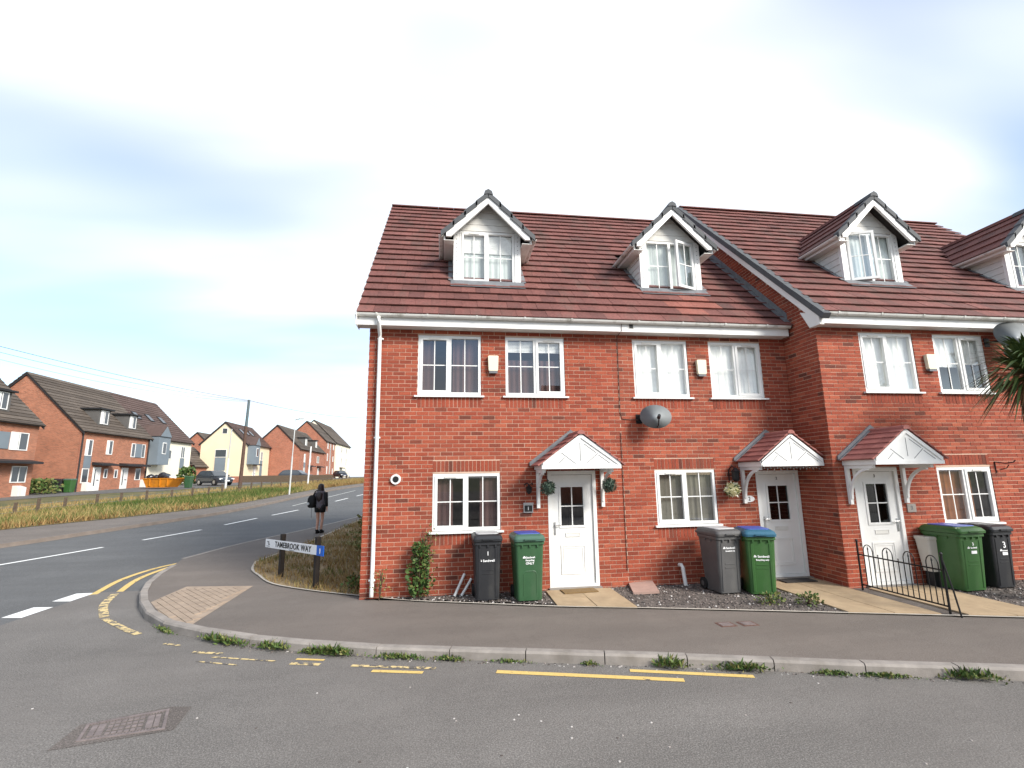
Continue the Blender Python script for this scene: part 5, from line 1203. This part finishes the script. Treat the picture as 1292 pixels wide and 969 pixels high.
# ------------------------------------------------------------------ vehicles, skip, far bins
def car(label, loc, rz, paint, Ln=4.3, W=1.78, H=1.6, suv=True):
    t_ = thing('parked_car', label, 'car', loc, 'parked cars', True, R(rz)); s = Ln/4.3
    k = H/1.6
    prof = [(-2.15, .38), (-2.15, .75), (-2.10, .98), (-1.95, 1.04)]; low = [(-2.1, .28), (2.05, .28)]
    # body shell : sections across Y
    def sec(x):
        up = np.interp(x, [-2.15, -2.08, -1.0, 0, .95, 1.9, 2.1, 2.15], [.80, .98, 1.03, 1.0, .97, .86, .72, .55])*k
        return up
    xs = [-2.15, -2.1, -1.9, -1.4, -.8, 0, .8, 1.4, 1.85, 2.08, 2.15]; rg = []
    for x in xs:
        w_ = W/2*np.interp(x, [-2.15, -1.9, 1.7, 2.15], [.82, 1, 1, .74]); u = sec(x); lo_ = .26 if abs(x) < 2 else .36
        rg.append([(x*s, -w_*.93, lo_), (x*s, -w_, lo_+.18), (x*s, -w_, u*.78), (x*s, -w_*.94, u), (x*s, w_*.94, u), (x*s, w_, u*.78), (x*s, w_, lo_+.18), (x*s, w_*.93, lo_)])
    MB().rings(rg).build('body', paint, t_)
    cab = [(-2.02, .98), (-1.55, 1.52), (-1.1, 1.6), (.1, 1.57), (.42, 1.5), (1.12, .98)]
    c = MB(); n_ = len(cab); L_ = []; wt = W/2*.74; wb = W/2*.93
    def cw(z): return wb+(wt-wb)*(z/k-.98)/.62
    c.add([(x*s, -cw(z*k), z*k) for x, z in cab]+[(x*s, cw(z*k), z*k) for x, z in cab], [tuple(range(n_)), tuple(range(2*n_-1, n_-1, -1))]+[(i, n_+i, n_+(i+1) % n_, (i+1) % n_) for i in range(n_)])
    c.build('cabin', paint, t_)
    for s_ in (-1, 1):
        for q in ([(-1.75, 1.04), (-1.45, 1.47), (-1.05, 1.53), (-.5, 1.53), (-.5, 1.04)], [(-.42, 1.04), (-.42, 1.53), (.1, 1.5), (.35, 1.43), (.92, 1.04)]):
            g = MB(); g.add([(x*s, s_*(cw(z*k)+.008), z*k) for x, z in q], [tuple(range(len(q)))]); g.build('side_window', 'far_glass', t_)
    def ws(xa, za, xb, zb_, nm):
        MB().add([(xa*s, -cw(za*k)*.92, za*k), (xa*s, cw(za*k)*.92, za*k), (xb*s, cw(zb_*k)*.9, zb_*k), (xb*s, -cw(zb_*k)*.9, zb_*k)], [(0, 1, 2, 3)]).build(nm, 'far_glass', t_)
    ws(1.09, 1.02, .47, 1.48, 'windscreen'); ws(-2.005, 1.03, -1.6, 1.48, 'rear_window')
    for x in (-1.32, 1.32):
        for s_ in (-1, 1):
            w_ = MB().lathe((x*s, s_*(W/2-.1), .33), [(.2, -.1), (.33, -.1), (.33, .1), (.2, .1)], 18, 'y').build('wheel', 'tyre', t_)
            MB().lathe((x*s, s_*(W/2-.005), .33), [(.2, -.012), (.04, -.02), (.04, .02), (.2, .012)], 12, 'y').build('hub', 'steel', w_)
    for s_ in (-1, 1):
        MB().box(2.02*s, 2.10*s, s_*W*.36-.17, s_*W*.36+.17, .62*k, .74*k).build('headlight', 'post_white', t_); MB().box(-2.13*s, -2.06*s, s_*W*.36-.14, s_*W*.36+.14, .75*k, .92*k).build('tail_light', 'far_red2', t_)
        MB().box(.85*s, 1.0*s, s_*(W/2+.02)-.08, s_*(W/2+.02)+.08, 1.0*k, 1.12*k).build('mirror', paint, t_)
    MB().box(2.13*s, 2.17*s, -.26, .26, .42, .53).build('number_plate', 'post_white', t_)
car('grey car parked beside the orange skip in front of garage', (-22.4, 47.5, th(47.5)+.03), -35, 'car_grey', 4.2, 1.75, 1.55)
car('dark blue car parked far up the lane by the cream block', (-20.6, 104, th(104)+.03), -55, 'car_dark', 4.3, 1.8, 1.6)
car('grey car half hidden behind the fence before the plain gable', (-18.2, 62, th(62)+.03), -10, 'car_grey', 4.4, 1.8, 1.5)
t_ = thing('skip', 'orange builders skip heaped with rubbish bags', 'skip', (-24.1, 41.0, th(41)+.03), local=True, rz=R(-10)); t_.scale = (.78, .8, .8)
MB().add([(-1.3, -.85, .12), (1.2, -.85, .12), (1.2, .85, .12), (-1.3, .85, .12), (-1.75, -.95, 1.1), (2.0, -.95, 1.1), (2.0, .95, 1.1), (-1.75, .95, 1.1)], [(0, 3, 2, 1), (4, 5, 6, 7), (0, 1, 5, 4), (1, 2, 6, 5), (2, 3, 7, 6), (3, 0, 4, 7)]).build('tub', 'skip_orange', t_)
rm = MB()
for q in ((-1.8, 2.05, -1.0, -.92), (-1.8, 2.05, .92, 1.0)): rm.box(*q, 1.06, 1.16)
rm.build('rim', 'skip_orange', t_)
for x in (-.9, .3, 1.2): MB().box(x, x+.1, -1.02, -.9, .3, 1.06).build('rib', 'skip_orange', t_)
for i, (x, y, z, r_, mt, lb) in enumerate([(-1.3, -.3, 1.25, .42, 'bag_black', 'black rubbish bag heaped at the left end of the skip'), (-.55, -.4, 1.28, .32, 'bag_black', 'smaller black rubbish bag second from left on skip'), (.15, -.3, 1.45, .45, 'bag_black', 'tallest black rubbish bag at the top of the skip heap'), (.75, -.4, 1.35, .36, 'car_grey', 'grey rubbish bag right of the tallest skip bag'), (1.45, -.45, 1.22, .32, 'post_white', 'white rubbish bag at the right end of the skip')]):
    m = MB(); rg = []
    for a in np.linspace(-math.pi/2, math.pi/2, 7):
        rg.append([(r_*math.cos(a)*math.cos(b_)*random.uniform(.8, 1.15)+.001*i, r_*math.cos(a)*math.sin(b_)*random.uniform(.8, 1.15), r_*.75*math.sin(a)*random.uniform(.85, 1.1)) for b_ in np.linspace(0, 2*math.pi, 11)[:-1]])
    m.rings(rg); o = m.build('rubbish_bag', mt); x *= .78; y *= .8; z *= .8; o.scale = (.9, .9, .9); o.location = (-24.1+x*math.cos(R(-10))-y*math.sin(R(-10)), 41.0+x*math.sin(R(-10))+y*math.cos(R(-10)), th(41)+.03+z); tag(o, lb, 'rubbish bag', 'rubbish on the skip')
def farbin(label, x, y, mt, lid):
    t_ = thing('wheelie_bin', label, 'bin', (x, y, th(y)+.03), 'bins across the road', True); MB().rings([rrect(.46, .5, .02), rrect(.56, .66, .96)]).build('body', mt, t_); MB().rings([rrect(.6, .7, .965), rrect(.6, .7, 1.02), rrect(.5, .58, 1.08)]).build('lid', lid, t_)
for i, (x, y, mt, ld, lb) in enumerate([(-30.1, 34.9, 'bin_green', 'lid_green', 'green bin nearest the leftmost house, across the road'), (-29.3, 35.0, 'bin_black', 'bin_black', 'left black bin beside the red gable, across the road'), (-28.6, 35.1, 'bin_black', 'bin_black', 'right black bin beside the red gable, across the road'), (-27.9, 35.1, 'bin_green', 'lid_green', 'green bin at the corner of the two door house'), (-22.0, 41.2, 'bin_dkgreen', 'bin_dkgreen', 'dark green bin beside the right end of the skip')]): farbin(lb, x, y, mt, ld)
for i, (y, lb) in enumerate([(30.6, 'pale meter box low on the leftmost house'), (36.9, 'pale meter box left of the first white door'), (44.9, 'pale meter box right of the second white door')]):
    tag(MB().prism([(-27.99 if i else -28.29, .02), (-27.6 if i else -27.9, .02), (-27.6 if i else -27.9, .62), (-27.99 if i else -28.29, .75)], 'y', y-.35, y+.35).build('meter_box', 'cladding'), lb, 'meter box', 'meter boxes').location = (0, 0, th(y)+.03)
gwall = thing('garden_wall', 'low brick and grey boundary wall before the cream houses', 'wall', (-24, 56, th(56)))
MB().box(-26.2, -23.5, 57.6, 57.8, th(57)-.2, th(57)+.8).build('brick_panel', 'far_red2', gwall); MB().box(-23.45, -12.5, 57.6, 57.7, th(57)-.2, th(57)+.85).build('timber_panel', 'fence_wood', gwall)

# ------------------------------------------------------------------ the walking woman
def bake(o):
    dg = bpy.context.evaluated_depsgraph_get(); me = bpy.data.meshes.new_from_object(o.evaluated_get(dg)); o.modifiers.clear(); o.data = me
per = thing('person', 'woman with long dark hair, grey jacket and black shorts walking away', 'person', (-2.73, 8.80, th(8.8)+.005), local=True, rz=R(-14))
J = {'pel': ((0, 0, .90), (.125, .10)), 'wa': ((0, 0, 1.04), (.105, .085)), 'ch': ((0, .01, 1.24), (.125, .09)), 'nk': ((0, .0, 1.40), (.05, .05)), 'hd': ((0, .02, 1.52), (.07, .08)), 'ht': ((0, .02, 1.61), (.055, .06)),
     'lh': ((-.085, 0, .82), (.085, .085)), 'lk': ((-.075, .03, .47), (.052, .052)), 'lc': ((-.07, .0, .30), (.05, .05)), 'la': ((-.06, -.04, .09), (.032, .034)), 'lt': ((-.07, .09, .035), (.035, .025)),
     'rh': ((.085, 0, .82), (.085, .085)), 'rk': ((.07, .06, .48), (.052, .052)), 'rc': ((.06, .04, .31), (.05, .05)), 'ra': ((.05, .05, .09), (.032, .034)), 'rt': ((.065, .19, .035), (.035, .025)),
     'ls': ((-.165, 0, 1.34), (.05, .05)), 'le': ((-.215, -.03, 1.09), (.036, .036)), 'lw': ((-.20, .03, .87), (.027, .027)), 'lm': ((-.195, .045, .80), (.03, .018)),
     'rs': ((.165, 0, 1.34), (.05, .05)), 're': ((.225, -.04, 1.09), (.036, .036)), 'rw': ((.235, .0, .86), (.027, .027)), 'rm': ((.24, .012, .79), (.03, .018))}
for s_, b0 in (('l', -1), ('r', 1)):
    for f_, (dx, dy, dz) in enumerate([(-.012*b0, .035, -.05), (0, .02, -.085), (.004*b0, .0, -.09), (.006*b0, -.018, -.08), (-.02*b0, .045, -.02)]):
        bse = J[s_+'m'][0]; J[s_+'f%d' % f_] = ((bse[0]+dx, bse[1]+dy, bse[2]+dz), (.009, .009))
E_ = [('pel', 'wa'), ('wa', 'ch'), ('ch', 'nk'), ('nk', 'hd'), ('hd', 'ht')]
for s_ in 'lr':
    E_ += [('pel', s_+'h'), (s_+'h', s_+'k'), (s_+'k', s_+'c'), (s_+'c', s_+'a'), (s_+'a', s_+'t'), ('ch', s_+'s'), (s_+'s', s_+'e'), (s_+'e', s_+'w'), (s_+'w', s_+'m')]+[(s_+'m', s_+'f%d' % f_) for f_ in range(5)]
ks_ = list(J); me = bpy.data.meshes.new('body'); me.from_pydata([J[k][0] for k in ks_], [(ks_.index(a), ks_.index(b_)) for a, b_ in E_], [])
body = link('body', me, per); sk = body.modifiers.new('s', 'SKIN'); body.modifiers.new('d', 'SUBSURF').levels = 1
for i, k in enumerate(ks_): me.skin_vertices[0].data[i].radius = J[k][1]; me.skin_vertices[0].data[i].use_root = (k == 'pel')
bake(body); body.data.materials.clear(); body.data.materials.append(MATS['skin'])
def ell(cx_, cy_, z, rx, ry, n=14, wob=0): return [(cx_+rx*math.cos(a)*(1+wob*random.uniform(-1, 1)), cy_+ry*math.sin(a)*(1+wob*random.uniform(-1, 1)), z) for a in np.linspace(0, 2*math.pi, n+1)[:-1]]
MB().rings([ell(0, 0, z, rx, ry, 16, .03) for z, rx, ry in [(.83, .165, .13), (.90, .165, .13), (1.02, .15, .12), (1.15, .16, .125), (1.28, .175, .125), (1.36, .16, .11), (1.42, .09, .085)]]).build('jacket', 'jacket', per, None, True)
for s_, b0 in (('l', -1), ('r', 1)):
    MB().tube([J[s_+'s'][0], Vector(J[s_+'s'][0]).lerp(Vector(J[s_+'e'][0]), .5), J[s_+'e'][0], Vector(J[s_+'w'][0]).lerp(Vector(J[s_+'e'][0]), .1)], [.075, .066, .056, .045], 10).build('sleeve', 'black_cloth' if b0 > 0 else 'jacket', per, None, True)
    h_ = Vector(J[s_+'h'][0]); MB().tube([(b0*.075, 0, .93), (b0*.087, .0, .84), (b0*.085, .01, .69)], [.105, .112, .10], 12).build('shorts_leg', 'black_cloth', per, None, True)
    a_, tt = Vector(J[s_+'a'][0]), Vector(J[s_+'t'][0])
    MB().rings([[(a_.x+.045*math.cos(q), a_.y-.02+.05*math.sin(q), a_.z+.03) for q in np.linspace(0, 6.28, 11)[:-1]], [(a_.x+.05*math.cos(q), (a_.y+tt.y)/2+(.13 if math.sin(q) > 0 else .12)*math.sin(q), .055) for q in np.linspace(0, 6.28, 11)[:-1]], [(a_.x+.048*math.cos(q), (a_.y+tt.y)/2+.13*math.sin(q), -.003) for q in np.linspace(0, 6.28, 11)[:-1]]]).build('shoe', 'black_cloth', per, None, True)
MB().rings([ell(0, -.005, z, rx, ry, 14, .05) for z, rx, ry in [(1.645, .03, .03), (1.62, .075, .08), (1.55, .10, .108), (1.47, .105, .10), (1.38, .115, .10)]]+[ell(0, -.07, z, rx, ry, 14, .06) for z, rx, ry in [(1.28, .12, .085), (1.12, .105, .07), (1.0, .05, .04)]]).build('hair', 'hair', per, None, True)
bp = thing('backpack', 'black backpack slung over the walking woman\'s left shoulder', 'bag', (-2.73, 8.80, th(8.8)+.005), local=True, rz=R(-14))
MB().rings([[(-.25+x, -.10+y, z) for x, y, _ in rrect(w_, d_, 0, .06, 0, 3)] for z, w_, d_ in [(.84, .16, .12), (.87, .24, .20), (1.0, .27, .24), (1.15, .25, .22), (1.24, .17, .15), (1.26, .10, .08)]]).build('bag_body', 'black_cloth', bp, None, True)
MB().tube([(-.22, -.12, 1.22), (-.17, -.07, 1.38), (-.15, .02, 1.415), (-.17, .12, 1.33), (-.22, .08, 1.1)], .02, 6).build('strap', 'black_cloth', bp)
MB().lathe((-.32, -.23, .98), [(.0, -.01), (.045, -.005), (.045, .005), (.0, .01)], 10, 'y').build('badge', 'galv', bp); MB().tube([(-.24, -.12, .86), (-.235, -.13, .5)], .008, 5).build('loose_strap', 'lead', bp)

# ------------------------------------------------------------------ vegetation
def blades(mb, pts, h, w, tint, lean=.5):
    for x, y, z in pts:
        a = random.uniform(0, 6.28); hh = h*random.uniform(.45, 1.25); d = Vector((math.cos(a), math.sin(a), 0))
        l_ = Vector((random.uniform(-lean, lean), random.uniform(-lean, lean), 1))*hh; c = Vector((x, y, z)); t_ = tint(x, y)
        mb.add([c-d*w, c+d*w, c+l_*.6+d*w*.6+Vector((l_.x, l_.y, 0))*.05, c+l_], [(0, 1, 2, 3)], t_)
def vnoise(x, y): return .5+.25*math.sin(x*1.7+math.sin(y*1.3)*2)+.25*math.sin(y*2.3+math.sin(x*.9+1)*2.1)
mb = MB(); pts = []
while len(pts) < 13000:
    x, y = random.uniform(-3.1, -.02), random.uniform(.2, 13)
    if inpoly(x, y, gp):
        if x < -1.2 and random.random() < .55 and vnoise(x*2, y*2) < .62: continue
        pts.append((x, y, th(y)+.01))
blades(mb, pts, .11, .007, lambda x, y: min(1, max(0, random.gauss(.41, .14)+(.22 if vnoise(x*1.5, y*1.5) > .8 else 0))))
g_ = mb.build('dry_grass', 'blade', None, 'stuff'); g_['label'] = 'parched brown grass around the street sign'; g_['category'] = 'grass'
mb = MB()
FPx = lambda y: np.interp(y, [q[1] for q in FARP], [q[0] for q in FARP]); FNx = lambda y: np.interp(y, [q[1] for q in FN], [q[0] for q in FN])
p1, p2 = [], []
for i in range(36000):
    y = 8+62*random.random()**1.7; x0, x1 = FNx(y)-.7, FPx(y)-.08
    u = random.random(); x = x0+(x1-x0)*u; p1.append((x, y, th(y)))
def tg(x, y):
    e = FPx(y)-x
    g = random.gauss(.86, .12) if (20 < y < 34) else random.gauss(.66, .17) if y < 20 else random.gauss(.45, .17)
    if e < .7: g -= .22
    if vnoise(x*.8, y*.5) > .7: g -= .2
    return min(1, max(0, g))
blades(mb, p1, .30, .018, tg, .7)
p2 = []
for i in range(9000):
    y = 12+50*random.random()**1.5; x = FNx(y)-.5-random.random()**1.3*(4.5 if y < 40 else 2.5); p2.append((x, y, th(y)))
blades(mb, p2, .22, .02, lambda x, y: min(1, max(0, random.gauss(.42, .1))), .5)
g_ = mb.build('long_grass', 'blade', None, 'stuff'); g_['label'] = 'long green and straw coloured grass along the far verge'; g_['category'] = 'grass'
def bush(name, label, c, rx, ry, h, n_, size, tint, cat='bush', stems=5, mat='leaf', group=None):
    t_ = thing(name, label, cat, c, group); m = MB(); s_ = MB()
    for i in range(stems):
        a = random.uniform(0, 6.28); r_ = random.uniform(.2, .8); s_.tube([(c[0], c[1], c[2]), (c[0]+math.cos(a)*rx*r_*.5, c[1]+math.sin(a)*ry*r_*.5, c[2]+h*.5), (c[0]+math.cos(a)*rx*r_, c[1]+math.sin(a)*ry*r_, c[2]+h*random.uniform(.75, .95))], [.012, .008, .003], 5)
    s_.build('stem', 'bark', t_)
    for i in range(n_):
        u = random.random(); z = h*(.06+.94*u); k = math.sin(min(1, u*1.25+.18)*math.pi*.86)**.7+.12; a = random.uniform(0, 6.28); r_ = random.random()**.45*k*(1+.28*math.sin(a*3+u*9))
        p_ = Vector((c[0]+math.cos(a)*rx*r_, c[1]+math.sin(a)*ry*r_, c[2]+z)); d = Vector(rng.normal(size=3)).normalized(); v = (Vector((math.cos(a), math.sin(a), .3))+d*.9).normalized(); q = size*random.uniform(.5, 1.4); w_ = v.cross(d).normalized()
        m.add([p_, p_+v*q*.5+w_*q*.32, p_+v*q, p_+v*q*.5-w_*q*.32], [(0, 1, 2, 3)], min(1, max(0, random.gauss(*tint))))
    m.build('foliage', mat, t_, 'stuff'); return t_
bush('wall_shrub', 'upright green weed growing against wall by the downpipe', (1.02, -.2, .01), .17, .13, .92, 900, .065, (.45, .25))
w2 = bush('wall_weed', 'thin pale stalks rising to the end house window sill', (1.16, -.12, .01), .16, .06, 1.2, 150, .05, (.85, .12), 'weed', 7)
bush('corner_weed', 'low green weed at the foot of the house corner', (-.2, .7, .01), .16, .22, .26, 150, .06, (.75, .2), 'weed')
bush('corner_shrub', 'straggly bush against the side wall of the end house', (-.55, 5.2, th(5.2)), .45, .9, .95, 700, .085, (.97, .1), 'bush', 22)
bush('downpipe_weed', 'dry stalks at the foot of the white downpipe', (.35, -.12, .01), .14, .08, .5, 90, .04, (.95, .08), 'weed', 6)
for i, (x, y, h, lb) in enumerate([(6.55, -1.62, .16, 'small tuft of weeds before the grey bin'), (7.08, -1.78, .17, 'yellowish weed tuft before the green and teal bin'), (11.0, -2.4, .14, 'weed tuft in gravel before the black bin marked 3')]):
    bush('gravel_weed', lb, (x, y, .01), .2, .12, h, 160, .05, (.8, .2), 'weed', 4, 'leaf', 'weeds in the gravel')
bush('front_bush', 'round olive bush beside the leftmost house bins', (-28.3, 32.9, th(33)), 1.0, .9, 1.1, 700, .2, (.75, .2), 'bush', 6)
bush('front_bush', 'leafy bush behind the skip rubbish', (-26.4, 50.0, th(50)), .9, .9, 1.9, 700, .3, (.5, .25), 'bush', 6)
KW = [(.05, .30, .13), (-.75, .22, .12), (-1.5, .34, .13), (-.2, .18, .08), (.9, .3, .07), (1.5, .2, .06), (3.98, .16, .13), (4.72, .26, .11), (6.9, .25, .12), (5.6, .2, .05), (6.1, .25, .05), (-2.6, .2, .06), (8.3, .2, .1), (3.1, .1, .05), (2.2, .2, .04)]
mb = MB(); kx = [q[0] for q in KERB]; ky = [q[1] for q in KERB]; od = sorted(zip(kx, ky))
for x, sp2, h in KW:
    for i in range(int(170*sp2/.25)):
        xx = x+random.gauss(0, sp2*.55); yy = np.interp(xx, [q[0] for q in od], [q[1] for q in od])-abs(random.gauss(0, .035))-.012
        p_ = Vector((xx, yy, -.105)); d = Vector(rng.normal(size=3)); d.z = abs(d.z)+.5; d.normalize(); q = h*random.uniform(.35, 1.1)*math.exp(-((xx-x)/sp2)**2*.6); w_ = d.cross(Vector(rng.normal(size=3))).normalized()*.012
        p_ = p_+Vector((0, 0, random.random()*h*.4)); mb.add([p_-w_*.5, p_+d*q*.6+w_, p_+d*q, p_+d*q*.5-w_], [(0, 1, 2, 3)], min(1, max(0, random.gauss(.72, .2))))
g_ = mb.build('kerb_weeds', 'leaf', None, 'stuff'); g_['label'] = 'green weeds sprouting from the gutter along the kerb'; g_['category'] = 'weeds'
mb = MB()
for i in range(420):
    x = random.uniform(-1.5, 9); y = np.interp(x, [q[0] for q in od], [q[1] for q in od])-abs(random.gauss(0, .05))-.01; r_ = random.uniform(.004, .014); a = random.uniform(0, 6.28)
    mb.obox((x, y, -.108), (r_*2*math.cos(a), r_*2*math.sin(a), 0), (-r_*math.sin(a), r_*math.cos(a), 0), (0, 0, r_*.5), random.choice([.2, .5, .8, .95]))
for i in range(60):
    x, y = random.uniform(-5, 8), random.uniform(-6.5, -3.2)
    if y < np.interp(x, [q[0] for q in od], [q[1] for q in od])-.1: mb.obox((x, y, -.1085), (.016, .004, 0), (-.004, .012, 0), (0, 0, .006), random.choice([.3, .9, .97]))
g_ = mb.build('grit', 'stone_bits', None, 'stuff'); g_['label'] = 'loose grit and litter specks in the gutter and road'; g_['category'] = 'grit'
# palm in the front strip at the right edge
pc = Vector((11.08, -2.5, 3.62)); t_ = thing('palm_tree', 'spiky palm with brown skirt at the right picture edge', 'palm', (pc.x, pc.y, 0))
MB().tube([(pc.x, pc.y, -.05), (pc.x+.03, pc.y, 1.2), (pc.x-.02, pc.y+.02, 2.4), (pc.x, pc.y, 3.5)], [.14, .11, .10, .12], 10).build('trunk', 'bark', t_)
m = MB()
for i in range(560):
    a = random.uniform(0, 6.28); dead = i < 170; el = random.uniform(-1.25, -.35) if dead else random.uniform(-.55, 1.35)
    d = Vector((math.cos(a)*math.cos(el), math.sin(a)*math.cos(el), math.sin(el))); ln = random.uniform(.55, .85) if dead else random.uniform(.8, 1.15); w_ = d.cross(Vector((0, 0, 1))).normalized()*.022
    p0 = pc+d*.06; p1_ = pc+d*ln*.55+Vector((0, 0, .02)); p2_ = pc+d*ln-Vector((0, 0, ln*ln*(.28 if not dead else .15)))
    tn = random.uniform(.0, .4) if dead else random.uniform(.55, 1)
    m.add([p0-w_*.6, p0+w_*.6, p1_+w_, p1_-w_, p2_], [(0, 1, 2, 3), (3, 2, 4)], tn)
m.build('crown', 'palm_leaf', t_, 'stuff')
# tree across the side road (only mirrored in the windows)
t_ = thing('tree', 'broad leafy tree across the side road behind the viewer', 'tree', (12, -22, -.1))
MB().tube([(12, -22, -.2), (12.1, -22, 2.2), (12, -21.9, 4)], [.25, .2, .12], 8).build('trunk', 'bark', t_); m = MB()
for i in range(2600):
    d = Vector(rng.normal(size=3)).normalized()*random.random()**.4; p_ = Vector((12+d.x*2.6, -22+d.y*2.6, 5+d.z*2.3)); u = Vector(rng.normal(size=3)).normalized()*.22; v = Vector(rng.normal(size=3)).normalized()*.22
    m.add([p_, p_+u, p_+u+v, p_+v], [(0, 1, 2, 3)], random.random()*.8)
m.build('crown', 'leaf', t_, 'stuff')
